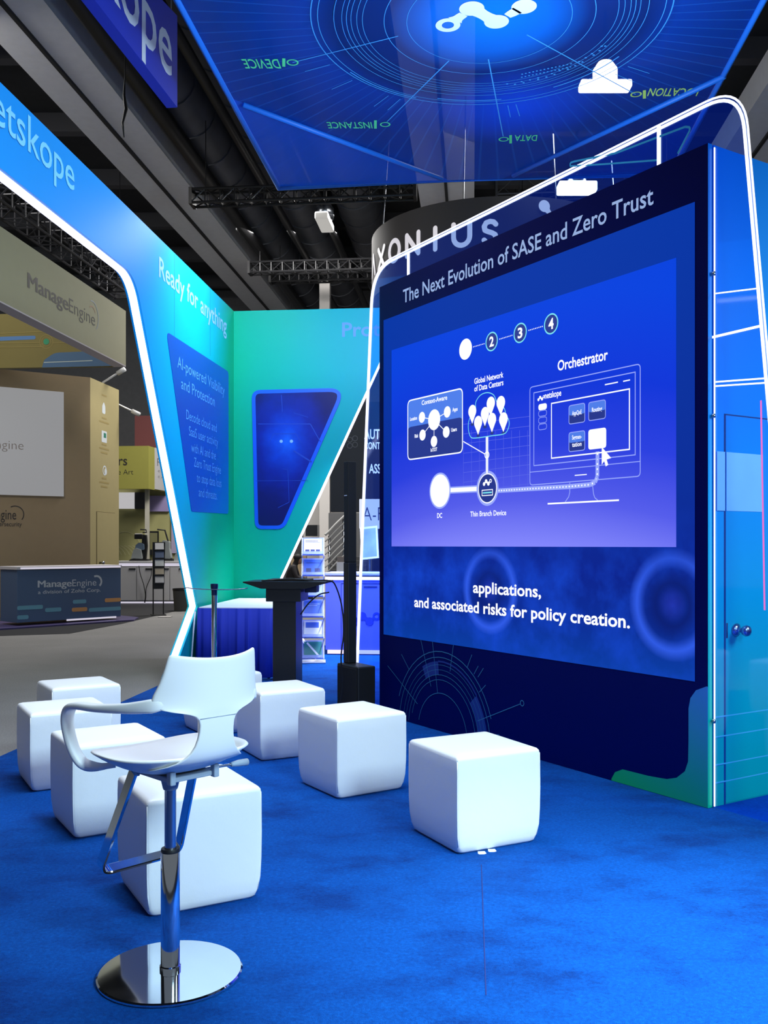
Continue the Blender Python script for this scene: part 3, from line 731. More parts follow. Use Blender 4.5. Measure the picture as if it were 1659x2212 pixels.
d = pic.math('ADD', d, pic.math('MULTIPLY', pic.math('SUBTRACT', pic.noise(5, 4), 0.5), 0.3))
pic.base(pic.ramp(d, [(0.0, lin(10, 90, 225)), (0.14, lin(2, 58, 190)), (0.34, lin(2, 30, 146)), (0.6, lin(4, 14, 96)), (1, lin(3, 10, 74))])); pic.rough(0.3)
bm = B(); prism(bm, inn, -0.014, -0.012); po = obj('picture', bm, pic.m, fr)
bm = FB(); yq = -0.0150
Q = lambda zx, zy: BW.uv(480 + zx / 4.1475, 600 + zy / 4.1475, -0.015)
for zx in (528, 620): gdisc(bm, Q(zx, 1465), 0.020, yq, 1, 16)
gpath(bm, [Q(320, 1310), Q(790, 1310), Q(880, 1470)], 0.010, yq, 0); gpath(bm, [Q(420, 1480), Q(460, 1398), Q(660, 1398), Q(710, 1480)], 0.008, yq, 0)
gpath(bm, [Q(500, 2060), Q(600, 2010), Q(588, 1720), Q(540, 1712)], 0.007, yq, 0); gline(bm, Q(530, 1050), Q(540, 1200), .006, yq, 0); gline(bm, Q(640, 1210), Q(770, 1250), .006, yq, 0)
gline(bm, Q(640, 1550), Q(800, 1650), .02, yq, 0); gline(bm, Q(300, 1820), Q(770, 1815), .006, yq, 0)
flat('picture_lines', bm, [mat('picture_line_blue', (12, 60, 176), 0.4), mat('picture_glow_spot', (130, 180, 255), 0.4)], po)

# ------------------------------------------------------------------ white cube seats
LEATHER = NT('white_leatherette'); LEATHER.base(lin(232, 236, 240)); LEATHER.rough(0.42)
LEATHER.bump(LEATHER.math('ADD', LEATHER.math('MULTIPLY', LEATHER.noise(9, 3), 1.0), LEATHER.math('MULTIPLY', LEATHER.noise(240, 2), 0.12)), 0.28, 0.006); LEATHER = LEATHER.m
def sq_ring(bm, h, r, z, n=5):
    vs = []
    for cx_, cy_, a0 in ((h - r, h - r, 0), (-h + r, h - r, 90), (-h + r, -h + r, 180), (h - r, -h + r, 270)):
        for k in range(n + 1):
            a = radians(a0 + 90 * k / n); vs.append((cx_ + r * cos(a), cy_ + r * sin(a)))
    # a few extra points on each side so that sides may bulge
    out = []
    for i, p in enumerate(vs):
        q = vs[(i + 1) % len(vs)]; out.append(p)
        if i % (n + 1) == n:
            for t in (.03, .2, .4, .6, .8, .97): out.append((p[0] + (q[0] - p[0]) * t, p[1] + (q[1] - p[1]) * t))
    return [bm.verts.new((x, y, z)) for x, y in out]
def make_cube_seat(loc, rotz, label):
    t = thing('cube_seat', label, 'cube seat', loc, rotz, 'white cube seats on the blue carpet')
    bm = B()
    prof = [(.202, .03, .0), (.212, .022, .010), (.219, .017, .035), (.2250, .014, .085), (.2275, .012, .16), (.2285, .011, .26), (.2275, .010, .37), (.2268, .010, .418), (.2250, .010, .429), (.219, .014, .437), (.205, .014, .4415), (.15, .014, .4435), (.08, .012, .4445)]
    rings = [sq_ring(bm, *p) for p in prof]
    for A, C in zip(rings[:-1], rings[1:]):
        for k in range(len(A)): bm.faces.new([A[k], A[(k + 1) % len(A)], C[(k + 1) % len(A)], C[k]])
    bm.faces.new(rings[-1]); bm.faces.new(list(reversed(rings[0])))
    obj('cushion', bm, LEATHER, t, smooth=True)
    bm = B(); hh = .2262; e = .0045
    tube(bm, [(-hh + .004, -hh + .004, .424), (hh - .004, -hh + .004, .424), (hh - .004, hh - .004, .424), (-hh + .004, hh - .004, .424)], 0.0028, 6, closed=True)
    for sx in (-1, 1):
        for sy in (-1, 1):
            pts = []
            for h_, r_, z_ in prof[2:8]:
                q = h_ - r_ * (1 - .7071); pts.append((sx * q, sy * q, z_))
            tube(bm, pts, 0.0026, 6)
    obj('piping', bm, LEATHER, t, smooth=True)
    return t
def cube_from(px, py, deg, label, first=None):
    """the seat whose nearest bottom corner stands at this spot of the floor"""
    x, y = ground(px, py, cz); a = radians(deg); c_ = .2235
    # nearest corner is local (-c,-c)
    X = x + c_ * cos(a) - c_ * sin(a); Y = y + c_ * sin(a) + c_ * cos(a)
    if first is None: return make_cube_seat((X, Y, cz + 0.001), a, label)
    return dup(first, (X, Y, cz + 0.001), a, label)
cs = cube_from(988, 1850, 27, 'white cube seat standing alone nearest the screen tower, right of all others')
for px, py, deg, lb in ((729, 1729, 33, 'white cube seat second from the right, in front of the black speaker column'),
                        (563, 1646, 28, 'white cube seat in front of the black lectern'),
                        (441, 1592, 31, 'white cube seat mostly hidden behind the white bar stool, before the blue skirted table'),
                        (318, 1988, 29, 'large looking white cube seat directly behind the bar stool post, nearest of all'),
                        (158, 1816, 32, 'white cube seat second from the front in the left row, behind the stool arm'),
                        (66, 1713, 30, 'white cube seat at the far left edge, third from the front in the left row'),
                        (113, 1633, 32, 'farthest white cube seat of the left row, next to the grey hall carpet')):
    cube_from(px, py, deg, lb, cs)
# two paper tags peeping from under the right cube
a = ground(1056, 1850, cz)
for i, (px, py) in enumerate(((1041, 1844), (1063, 1839))):
    x, y = ground(px, py, cz); bm = B()
    hprism(bm, [(x - .018, y - .004), (x - .012, y - .012), (x + .010, y - .010), (x + .02, y), (x + .016, y + .03), (x - .016, y + .028)], cz + 0.0004, cz + 0.0016)
    tag(obj('paper_tag', bm, WHITE_PRINT), ('left' if i == 0 else 'right') + ' of two small white tags sticking out under the right cube seat', 'tag', 'tags under the cube seat')

# ------------------------------------------------------------------ bar stool
SX, SY = -0.691, 3.04
stool = thing('bar_stool', 'white plastic swivel bar stool with looped arm on a round chrome base', 'bar stool', (SX, SY, cz), radians(45))
bm = B(); lathe(bm, [(0, 0), (.224, 0), (.231, .004), (.231, .010), (.226, .014), (.05, .018), (0, .018)], 72); obj('base_plate', bm, CHROME, stool, auto=30)
bm = B(); lathe(bm, [(.034, .016), (.034, .03), (.0305, .033), (.0305, .395), (.028, .40), (.0, .40)], 36); obj('column', bm, CHROME, stool, auto=30)
bm = B(); lathe(bm, [(.0305, .396), (.031, .400), (.029, .408), (.019, .408), (.019, .40)], 28); obj('collar', bm, BLACK, stool, auto=30)
bm = B(); lathe(bm, [(.0185, .38), (.0185, .62), (0, .62)], 28); obj('gas_lift', bm, STEEL, stool, auto=30)
GREYP = mat('pale_grey_plastic', (150, 165, 180), 0.4)
bm = B(); lathe(bm, [(.0, .598), (.022, .598), (.024, .602), (.034, .645), (.034, .655), (0, .655)], 28); obj('lift_cone', bm, GREYP, stool, auto=30)
bm = B(); rbox(bm, -.085, .085, -.13, .10, .652, .668, .004)
rbox(bm, -.09, -.07, -.145, -.12, .648, .690, .004); rbox(bm, .07, .09, -.145, -.12, .648, .690, .004); rbox(bm, -.088, -.068, .07, .095, .64, .69, .004); rbox(bm, .068, .088, .07, .095, .64, .69, .004)
obj('mounting_plate', bm, GREYP, stool)
bm = B(); tube(bm, [(.04, -.06, .660), (.19, -.06, .655), (.20, -.06, .655)], 0.0045, 8); obj('height_lever', bm, STEEL, stool, smooth=True)
bm = B(); tube(bm, [(.195, -.06, .655), (.20, -.06, .655), (.225, -.06, .655), (.262, -.06, .653)], [.007, .008, .011, .012], 10); obj('lever_grip', bm, GREYP, stool, smooth=True)
# seat pan: a squircle dish, thick, sides flaring
def seat_point(a, s, under=False):
    n = 2.6; ca, sa = cos(a), sin(a); rr = 1 / (abs(ca) ** n + abs(sa) ** n) ** (1 / n)
    x, y = .228 * rr * ca * s, .226 * rr * sa * s
    rear = max(0, -y / .226); front = max(0, y / .226); lat = abs(x) / .228
    z = .692 + .038 * s * s * s + .018 * rear ** 2 + .010 * lat ** 2 * s - .020 * front ** 3
    if under: z -= (.010 + .020 * (1 - s ** 2.0))
    return Vector((x, y, z))
bm = B(); NA, NS = 56, 9; top, bot = [], []
for side_ in (False, True):
    rows = []
    for j in range(1, NS + 1):
        s_ = (j / NS) ** 0.8; rows.append([bm.verts.new(seat_point(2 * pi * k / NA, s_, side_)) for k in range(NA)])
    c_ = bm.verts.new(seat_point(0, 0, side_))
    for k in range(NA): bm.faces.new([c_, rows[0][k], rows[0][(k + 1) % NA]])
    for A, C in zip(rows[:-1], rows[1:]):
        for k in range(NA): bm.faces.new([A[k], C[k], C[(k + 1) % NA], A[(k + 1) % NA]])
    if side_: bot = rows[-1]
    else: top = rows[-1]
mid = [bm.verts.new((top[k].co + bot[k].co) / 2 * 1.0 + Vector((top[k].co.x, top[k].co.y, 0)).normalized() * .005) for k in range(NA)]
for k in range(NA):
    l = (k + 1) % NA; bm.faces.new([top[k], mid[k], mid[l], top[l]]); bm.faces.new([mid[k], bot[k], bot[l], mid[l]])
obj('seat', bm, WHITE_PLASTIC, stool, smooth=True)
# backrest with spine: rows of (z, centre y, half width, wrap depth); thick sheet
rows_def = [(.702, -.165, .170, .05), (.722, -.222, .140, .02), (.745, -.240, .094, .008), (.780, -.250, .068, .003), (.830, -.258, .060, .002), (.868, -.262, .063, .002),
            (.884, -.264, .094, .006), (.893, -.265, .150, .028), (.906, -.266, .190, .066), (.930, -.268, .192, .074), (.960, -.271, .180, .064), (1.000, -.275, .168, .052), (1.035, -.279, .159, .046), (1.050, -.281, .154, .044)]
def back_pt(z, yc, hw, wrap, u, off):
    x = hw * u; y = yc + wrap * abs(u) ** 2.2
    tilt = 0.016 * u * u if z > 1.0 else 0
    nrm = Vector((-wrap * 2.2 * abs(u) ** 1.2 * (1 if u > 0 else -1) / max(hw, .01), 1, 0)).normalized()
    return Vector((x, y, z + tilt)) + nrm * off
bm = B(); NU = 24; fr_, bk_ = [], []
for (z, yc, hw, wr) in rows_def:
    fr_.append([bm.verts.new(back_pt(z, yc, hw, wr, -1 + 2 * k / NU, .006)) for k in range(NU + 1)])
    bk_.append([bm.verts.new(back_pt(z, yc, hw, wr, -1 + 2 * k / NU, -.006)) for k in range(NU + 1)])
M_ = len(rows_def)
for i in range(M_ - 1):
    for k in range(NU):
        bm.faces.new([fr_[i][k], fr_[i][k + 1], fr_[i + 1][k + 1], fr_[i + 1][k]]); bm.faces.new([bk_[i][k], bk_[i + 1][k], bk_[i + 1][k + 1], bk_[i][k + 1]])
    for k in (0, NU): bm.faces.new([fr_[i][k], fr_[i + 1][k], bk_[i + 1][k], bk_[i][k]])
for k in range(NU):
    bm.faces.new([fr_[-1][k], fr_[-1][k + 1], bk_[-1][k + 1], bk_[-1][k]]); bm.faces.new([fr_[0][k], bk_[0][k], bk_[0][k + 1], fr_[0][k + 1]])
bo = obj('backrest', bm, WHITE_PLASTIC, stool, smooth=True)
sd = bo.modifiers.new('smooth', 'SUBSURF'); sd.levels = 1; sd.render_levels = 1
bm = B(); tube(bm, [(-.064, -.2685, .868), (0, -.2692, .868), (.064, -.2685, .868)], 0.0012, 6); obj('back_joint', bm, mat('joint_grey', (170, 180, 190), 0.5), stool, label='thin joint line across the spine')
# looped arms
def catmull(pts, n=6):
    out = []; Q_ = [Vector(p) for p in pts]; Q_ = [Q_[0] * 2 - Q_[1]] + Q_ + [Q_[-1] * 2 - Q_[-2]]
    for i in range(1, len(Q_) - 2):
        a, b, c, d = Q_[i - 1:i + 3]
        for k in range(n):
            t = k / n; out.append(.5 * ((2 * b) + (c - a) * t + (2 * a - 5 * b + 4 * c - d) * t * t + (3 * b - a - 3 * c + d) * t ** 3))
    out.append(Q_[-2]); return out
def ribbon(bm, pts, w, th, n=12):
    """rounded flat bar along pts; w and th are half sizes per control point, interpolated; flat side kept facing sideways-up"""
    N = len(pts); rings = []
    for i in range(N):
        d = (pts[min(i + 1, N - 1)] - pts[max(i - 1, 0)]).normalized()
        sidev = Vector((1, 0, 0)); sidev = (sidev - d * sidev.dot(d)).normalized(); up = d.cross(sidev)
        q = i / (N - 1) * (len(w) - 1); a = int(min(q, len(w) - 2)); f = q - a
        ww = w[a] * (1 - f) + w[a + 1] * f; tt = th[a] * (1 - f) + th[a + 1] * f
        rings.append([bm.verts.new(pts[i] + sidev * ww * math.copysign(abs(cos(2 * pi * k / n)) ** .7, cos(2 * pi * k / n)) + up * tt * math.copysign(abs(sin(2 * pi * k / n)) ** .7, sin(2 * pi * k / n))) for k in range(n)])
    for A, C in zip(rings[:-1], rings[1:]):
        for k in range(n): bm.faces.new([A[k], A[(k + 1) % n], C[(k + 1) % n], C[k]])
    bm.faces.new(list(reversed(rings[0]))); bm.faces.new(rings[-1])
for sx in (-1, 1):
    pts = catmull([(sx * .148, -.229, .916), (sx * .188, -.196, .912), (sx * .222, -.10, .898), (sx * .245, .02, .888), (sx * .255, .12, .884), (sx * .258, .175, .868), (sx * .256, .195, .82), (sx * .246, .178, .745), (sx * .225, .155, .695), (sx * .185, .14, .678), (sx * .13, .12, .678)], 6)
    bm = B(); ribbon(bm, pts, [.003, .008, .015, .020, .022, .022, .021, .020, .020, .018, .014], [.010, .021, .016, .013, .012, .012, .012, .012, .012, .011, .009])
    obj('arm', bm, WHITE_PLASTIC, stool, smooth=True)
# foot rest: one bent flat chrome bar
def strap(bm, pts, n_, hw, ht):
    N = len(pts); rings = []
    for i in range(N):
        d = (pts[min(i + 1, N - 1)] - pts[max(i - 1, 0)]).normalized(); p = n_.cross(d).normalized()
        rings.append([bm.verts.new(pts[i] + n_ * a * hw + p * b * ht) for a, b in ((-1, -.6), (-1, .6), (-.85, 1), (.85, 1), (1, .6), (1, -.6), (.85, -1), (-.85, -1))])
    for A, C in zip(rings[:-1], rings[1:]):
        for k in range(8): bm.faces.new([A[k], A[(k + 1) % 8], C[(k + 1) % 8], C[k]])
    bm.faces.new(list(reversed(rings[0]))); bm.faces.new(rings[-1])
dn = Vector((0, .165, -.355)).normalized(); up_ = Vector((0, .03, .668)); loop2 = round_poly([(-.116, 0), (-.152, .385), (.152, .385), (.116, 0)], [0, .045, .045, 0], 8)
bm = B(); strap(bm, [up_ + Vector((u, 0, 0)) + dn * v for u, v in loop2], Vector((1, 0, 0)).cross(dn).normalized(), .020, .006); obj('foot_rest', bm, CHROME, stool, auto=35)

# ------------------------------------------------------------------ skirted table by the left wall
tb = thing('skirted_table', 'white topped table with blue pleated skirt in the corner by the left wall', 'table', (LW.world(-1.78, -0.09).x, LW.world(-1.78, -0.09).y, cz), BW.rot)
TL, TWd = 1.66, 0.76
bm = B(); rbox(bm, 0, TWd, 0, TL, .715, .745, .006); obj('table_top', bm, mat('white_table_top', (226, 230, 240), 0.4), tb)
for x in (.05, TWd - .05):
    for y in (.12, TL - .1):
        bm = B(); tube(bm, [(x, y, 0.0), (x, y, .715)], 0.016, 10); obj('leg', bm, BLACK, tb, smooth=True)
bm = B(); tube(bm, [(TWd - .05, .12, .35), (TWd - .05, TL - .1, .35)], 0.012, 8); obj('stretcher', bm, STEEL, tb, smooth=True)
bm = B(); A_, C_ = [], []; NP = 260
def skirt_path(q):
    L1, L2 = TWd + .02, 0.16; s_ = q * (L1 + L2 + 0.9)
    if s_ < 0.9: return (-.012, .9 - s_, (-1, 0))
    s_ -= 0.9
    if s_ < L1: return (-.012 + s_, -.012, (0, -1))
    return (TWd + .008, -.012 + (s_ - L1), (1, 0))
for k in range(NP + 1):
    q = k / NP; x, y, n_ = skirt_path(q); ph = q * 2 * pi * 13 + 1.4 * sin(q * 41) + .8 * sin(q * 97)
    for lst, z, amp in ((A_, .735, .003), (C_, .03, .022)):
        d = amp * (sin(ph) + .45 * sin(ph * 1.73 + 1)); lst.append(bm.verts.new((x + n_[0] * (d + amp), y + n_[1] * (d + amp), z)))
mids = [bm.verts.new((A_[k].co * .45 + C_[k].co * .55)) for k in range(NP + 1)]
for k in range(NP): bm.faces.new([A_[k], A_[k + 1], mids[k + 1], mids[k]]); bm.faces.new([mids[k], mids[k + 1], C_[k + 1], C_[k]])
so = obj('skirt', bm, mat('royal_blue_cloth', (0, 36, 172), 0.8), tb, smooth=True)
so.modifiers.new('cloth', 'SOLIDIFY').thickness = 0.003
bm = B(); tube(bm, [LW_ for LW_ in [(-.03, -.03, .70), (-.045, -.04, .5), (-.06, -.04, .3), (-.075, -.045, .12), (-.05, -.05, .03)]], 0.008, 8)  # tube standing in for strip light reflected on the table
tag(obj('strip_reflection', bm, mat('strip_reflection_white', (220, 225, 245), 0.35), smooth=True), 'white tube standing in for light reflected at the front left corner of the blue skirted table', 'cable').matrix_world = Matrix.Translation(tb.location) @ Matrix.Rotation(BW.rot, 4, 'Z')

# ------------------------------------------------------------------ barrier post
px_, py_ = ground(463, 1486, cz)
bp = thing('barrier_post', 'chrome barrier post with dark flared top in front of the blue skirted table', 'barrier post', (px_, py_, cz), BW.rot)
bm = B(); lathe(bm, [(0, 0), (.16, 0), (.165, .006), (.16, .014), (.05, .03), (.028, .04), (0, .04)], 40); obj('base', bm, CHROME, bp, auto=35)
bm = B(); lathe(bm, [(.027, .03), (.027, .94), (0, .94)], 24); obj('pole', bm, CHROME, bp, auto=35)
bm = B(); lathe(bm, [(.028, .90), (.029, .945), (.034, .96), (.037, .99), (.037, 1.008), (.030, 1.012), (0, 1.012)], 24); obj('cap', bm, mat('dark_blue_cap', (10, 22, 70), 0.3), bp, auto=35)
bm = B(); tube(bm, catmull([(-.30, -.01, .955), (-.27, -.01, .972), (-.2, -.01, .962), (0, -.03, .956), (.2, -.02, .958), (.31, 0, .966), (.325, 0, .975)], 4), 0.005, 8); obj('cord', bm, STEEL, bp, smooth=True)

# ------------------------------------------------------------------ lectern
gx, gy = ground(620, 1562, cz)
lc = thing('lectern', 'black lectern with slanted top between the skirted table and the speaker column', 'lectern', (gx, gy, cz), radians(-6))
bm = B(); rbox(bm, -.082, .098, -.14, .12, .02, .97, .004); obj('column', bm, BLACK_SATIN, lc)
bm = B(); rbox(bm, -.22, .22, -.2, .2, 0, .025, .006); obj('base', bm, BLACK_SATIN, lc)
bm = B(); rbox(bm, -.13, .14, -.165, .15, .955, 1.06, .004); obj('neck', bm, BLACK_SATIN, lc)
bm = B(); prism(bm, [(-.30, 1.100), (-.30, 1.108), (.33, 1.108), (.33, 1.095), (.18, 1.055), (-.16, 1.055)], -.20, .22); obj('reading_top', bm, BLACK_SATIN, lc)
bm = B(); rbox(bm, -.14, .18, -.08, .16, 1.109, 1.122, .004); tag(obj('tablet', bm, BLACK), 'thin black tablet lying on top of the lectern', 'tablet').matrix_world = Matrix.Translation((gx, gy, cz)) @ Matrix.Rotation(radians(-6), 4, 'Z')
bm = B(); rbox(bm, .15, .24, -.05, .08, 1.02, 1.075, .004); obj('cable_box', bm, mat('blue_black_box', (14, 24, 70), 0.4), lc)
def w2(x, y, z): a = radians(-6); return Vector((gx + x * cos(a) - y * sin(a), gy + x * sin(a) + y * cos(a), cz + z))
bm = B(); tube(bm, catmull([w2(-.17, -.12, 1.112), w2(-.10, -.16, 1.118), w2(0, -.12, 1.127), w2(.1, -.14, 1.127), w2(.2, -.08, 1.115), w2(.335, .0, 1.11), w2(.38, .04, 1.06), w2(.42, .08, .9), w2(.43, .1, .7), w2(.41, .1, .5), w2(.42, .12, .3), w2(.40, .14, .1), w2(.43, .16, .006), w2(.52, .25, .006), w2(.62, .35, .006)], 6), 0.006, 8)
tag(obj('cable', bm, BLACK, smooth=True), 'black cable hanging from the lectern top down to the floor by the speaker', 'cable')
bm = B(); tube(bm, catmull([w2(.33, .02, 1.02), w2(.25, 0, 1.0), w2(.17, -.02, .93), w2(.115, -.04, .85)], 6), 0.0055, 8)
tag(obj('cable', bm, BLACK, smooth=True), 'short black cable curving along the right side of the lectern column', 'cable')

# ------------------------------------------------------------------ speaker column
q_ = T.world(-.175, -.12); gx2, gy2 = q_.x - .12, q_.y + .05
sp = thing('speaker_column', 'slim black column loudspeaker on a black bass box left of the screen tower', 'loudspeaker', (q_.x, q_.y, cz), T.rot)
GRL = mat('black_grille', (12, 14, 16), 0.8, bump=0.6, bscale=400)
bm = B(); rbox(bm, -.175, .17, -.085, .085, 0, .395, .012); obj('bass_box', bm, BLACK, sp)
bm = B(); rbox(bm, -.16, .155, -.091, -.084, .02, .375, .003); obj('bass_grille', bm, GRL, sp)
bm = B(); rbox(bm, -.165, -.085, -.03, .055, .395, 1.24, .008); obj('lower_column', bm, BLACK, sp)
bm = B(); rbox(bm, -.163, -.087, -.028, .053, 1.24, 2.09, .008); obj('upper_column', bm, GRL, sp)
bm = B(); box(bm, -.150, -.105, -.030, -.028, 1.80, 1.806); obj('badge', bm, WHITE_PRINT, sp, label='small white badge')
bm = B(); prev = Vector((gx2 - .3, gy2 + .1, cz + .005))
tube(bm, catmull([(gx2 - .27, gy2 + .1, cz + .006), (gx2 - .36, gy2 + .05, cz + .006), (gx2 - .28, gy2 - .05, cz + .03), (gx2 - .22, gy2 + .02, cz + .05), (gx2 - .30, gy2 + .12, cz + .02), (gx2 - .2, gy2 + .0, cz + .006), (gx2 - .185, gy2 + .06, cz + .04)], 8), 0.006, 8)
tag(obj('cable', bm, BLACK, smooth=True), 'tangled black cable on the carpet left of the bass box', 'cable')

# ------------------------------------------------------------------ zigzag brochure rack
rx_, ry_ = ground(676, 1431, cz)
rk = thing('brochure_rack', 'clear zigzag brochure stand behind the lectern', 'brochure rack', (rx_, ry_, cz), radians(4))
CLEAR = NT('clear_plastic'); tr = CLEAR.new('ShaderNodeBsdfTransparent'); tr.inputs[0].default_value = (0.82, 0.88, 1, 1); g_ = CLEAR.new('ShaderNodeBsdfPrincipled'); g_.inputs['Base Color'].default_value = lin(150, 170, 250); g_.inputs['Roughness'].default_value = 0.2
mm = CLEAR.new('ShaderNodeMixShader'); mm.inputs[0].default_value = 0.45; CLEAR.link(tr.outputs[0], mm.inputs[1]); CLEAR.link(g_.outputs[0], mm.inputs[2]); CLEAR.link(mm.outputs[0], CLEAR.out.inputs['Surface']); CLEAR = CLEAR.m
ALU = mat('silver_edge', (205, 212, 235), 0.3, 0.6)
tiers = 6; zz = [0.05 + i * .243 for i in range(tiers)]
PAPER = [mat('brochure_white', (215, 222, 245), 0.5), mat('brochure_blue', (40, 92, 215), 0.5), mat('brochure_navy', (16, 40, 120), 0.5), mat('brochure_teal', (0, 120, 130), 0.5), mat('brochure_pale', (160, 185, 245), 0.5)]
side_pts = {-1: [], 1: []}
for i, z in enumerate(zz):
    # tray leaning back
    bm = B(); M_ = Matrix.Translation((0, -.06, z)) @ Matrix.Rotation(radians(-28), 4, 'X')
    box(bm, -.125, .125, 0, .006, 0, .235, M=M_); box(bm, -.125, .125, -.035, 0, 0, .006, M=M_); box(bm, -.125, .125, -.037, -.033, 0, .035, M=M_)
    obj('tray', bm, CLEAR, rk)
    top_ = M_ @ Vector((0, 0, .235))
    for sx in (-1, 1): side_pts[sx] += [(sx * .128, -.06, z), (sx * .128, top_.y, top_.z)]
for sx in (-1, 1):
    bm = B(); tube(bm, side_pts[sx], 0.006, 6); obj('side_frame', bm, ALU, rk)
bm = B(); rbox(bm, -.15, .15, -.13, .13, 0, .02, .006); obj('base', bm, ALU, rk)
MR = Matrix.Translation((rx_, ry_, cz)) @ Matrix.Rotation(radians(4), 4, 'Z')
blab = ['dark teal brochure in the lowest tray of the zigzag stand', 'pale brochure with blue block, second tray from the floor', 'blue brochure in the third tray from the floor of the zigzag stand',
        'pale lavender brochure in the tray half hidden by the lectern top', 'blue brochure with dark pictures, second tray from the top', 'white brochure with three small pictures in the top tray of the stand']
for i, z in enumerate(zz):
    M_ = MR @ Matrix.Translation((0, -.06, z)) @ Matrix.Rotation(radians(-28), 4, 'X')
    br = thing('brochure', blab[i], 'brochure', (0, 0, 0), 0, 'brochures in the zigzag stand'); br.matrix_world = M_
    bm = B(); box(bm, -.105, .105, -.006, -.001, .008, .215); obj('cover', bm, PAPER[[3, 0, 1, 4, 1, 0][i]], br)
    bm = FB(); yy = -.0064
    if i == 5:
        for k in range(3): gpoly(bm, [(-.09 + k * .062, .03), (-.04 + k * .062, .03), (-.04 + k * .062, .075), (-.09 + k * .062, .075)], yy)
        gline(bm, (-.09, .19), (.06, .19), .008, yy); gline(bm, (-.09, .17), (.09, .17), .004, yy)
    elif i == 0: gline(bm, (-.07, .2), (.08, .02), .022, yy)
    elif i == 1: gpoly(bm, [(-.085, .13), (.07, .13), (.07, .2), (-.085, .2)], yy)
    elif i == 4: gpoly(bm, [(-.08, .05), (-.02, .05), (-.02, .1), (-.08, .1)], yy); gpoly(bm, [(.02, .05), (.085, .05), (.085, .1), (.02, .1)], yy); gline(bm, (-.08, .17), (.08, .17), .006, yy)
    else: gline(bm, (-.08, .17), (.08, .17), .006, yy); gline(bm, (-.08, .15), (.05, .15), .006, yy)
    flat('print', bm, PAPER[[0, 1, 4, 1, 2, 2][i]], br)

# ------------------------------------------------------------------ reception counter behind the opening
c0 = at(703, 1177, 11.9)
ct = thing('reception_counter', 'violet lit reception counter with glowing top strip and dotted emblem, behind the speaker column', 'counter', (c0[0], c0[1], cz), BW.rot)
VIO = mat('violet_lit_laminate', (92, 106, 250), 0.35)  # white laminate; the violet LED light is put into its colour
bm = B(); box(bm, 0, 2.2, 0, .6, .06, .985); obj('body', bm, VIO, ct)
bm = B(); rbox(bm, -.02, 2.22, -.03, .62, 1.0, 1.035, .006); obj('counter_top', bm, mat('counter_white', (150, 160, 250), 0.3), ct)  # white top, with the violet light in its colour too
bm = B(); box(bm, 0, 2.2, -.012, -.0005, .945, .985); obj('top_light_strip', bm, WHITE_LED, ct, label='glowing white strip under the top')
bm = B(); box(bm, .03, 2.2, -.03, -.0005, .015, .06); obj('plinth', bm, glow('lavender_plinth_glow', (215, 200, 255), 1.6), ct, label='glowing lavender plinth')
bm = B(); box(bm, .20, .206, -.003, 0, .07, .90); box(bm, .20, 1.1, -.003, 0, .897, .903); obj('door_gap', bm, mat('gap_blue', (30, 40, 140), 0.6), ct)
bm = B(); box(bm, .49, .66, -.006, 0, .855, .868); obj('handle', bm, mat('grey_handle', (80, 90, 170), 0.3, 0.6), ct)
u_ = (at(788, 1337, 11.85)[0] - c0[0]); zc = at(788, 1337, 11.85)[2] - cz
bm = FB(); logo(bm, (u_ + .02, zc), .088, -.004); flat('emblem', bm, mat('emblem_navy', (34, 54, 190), 0.4), ct, 'dark blue emblem of linked dots')

# ------------------------------------------------------------------ things beyond the opening
GREYW = mat('exhibit_grey', (64, 66, 70), 0.8)
Yw = 17.0
a = at(714, 1095, Yw); b = at(905, 868, Yw)
ew = thing('exhibit_wall', 'dark grey exhibit wall behind the speaker column, with clover mark and white words', 'exhibit wall', (a[0], Yw, 0), 0)
wd_ = b[0] - a[0]
bm = B(); box(bm, 0, wd_, 0, .3, 2.0, b[2]); obj('wall_panel', bm, GREYW, ew)
for x_ in (.36, wd_ - .3): bm = B(); box(bm, x_, x_ + .1, .1, .2, 0, 2.0); obj('post', bm, BLACK, ew)
def ewp(px, py): q = at(px, py, Yw); return (q[0] - a[0], q[2])
bm = FB(); c_ = ewp(761, 957)
for dx_, dz_ in ((-.045, .06), (.05, .085), (-.045, -.05), (.05, -.03)): garc(bm, (c_[0] + dx_, c_[1] + dz_), .045, .012, y=-.004, n=24)
flat('clover_mark', bm, mat('clover_grey', (110, 112, 116), 0.6), ew)
bm = FB()
for s_, p0, p1, cap in (('AUTO', (787, 948), (822, 948), .17), ('CONTROL', (787, 970), (832, 970), .12), ('ASSET', (797, 1022), (828, 1019), .16)):
    q0_, q1_ = ewp(*p0), ewp(*p1); gtext(bm, s_, q0_[0], q1_[0] + .1, q0_[1], cap, -.004, 0, .02)
flat('wall_lettering', bm, glow('wall_letter_glow', (220, 228, 255), 1.6), ew, 'white wall lettering')  # letters emit an even white
# white board with lettering and tilted poster stand, seen through the arch
a = at(776, 1142, 14.0); b = at(860, 1078, 14.0)
wb = thing('info_board', 'bright white board with dark letters seen through the arch left of the tower', 'board', (a[0], 14.0, 0), 0)
bm = B(); rbox(bm, 0, b[0] - a[0], 0, .12, a[2], b[2], .01); obj('board', bm, glow('white_board_glow', (225, 232, 255), 1.0), wb)  # plain white board with an added glow
bm = B(); tube(bm, [(.35, .06, 0), (.35, .06, a[2] + .01)], .03, 10); obj('post', bm, STEEL, wb)
bm = FB(); gtext(bm, 'A-FU', .05, .50, .5 * (a[2] + b[2]) - .10, .20, -.003, 0, -.01); flat('board_lettering', bm, mat('board_ink', (40, 52, 120), 0.5), wb)
a = at(797, 1170, 13.0)
ps = thing('poster_easel', 'tilted pale framed poster below the white board, seen through the arch', 'poster', (a[0], 13.0, 0), radians(-14))
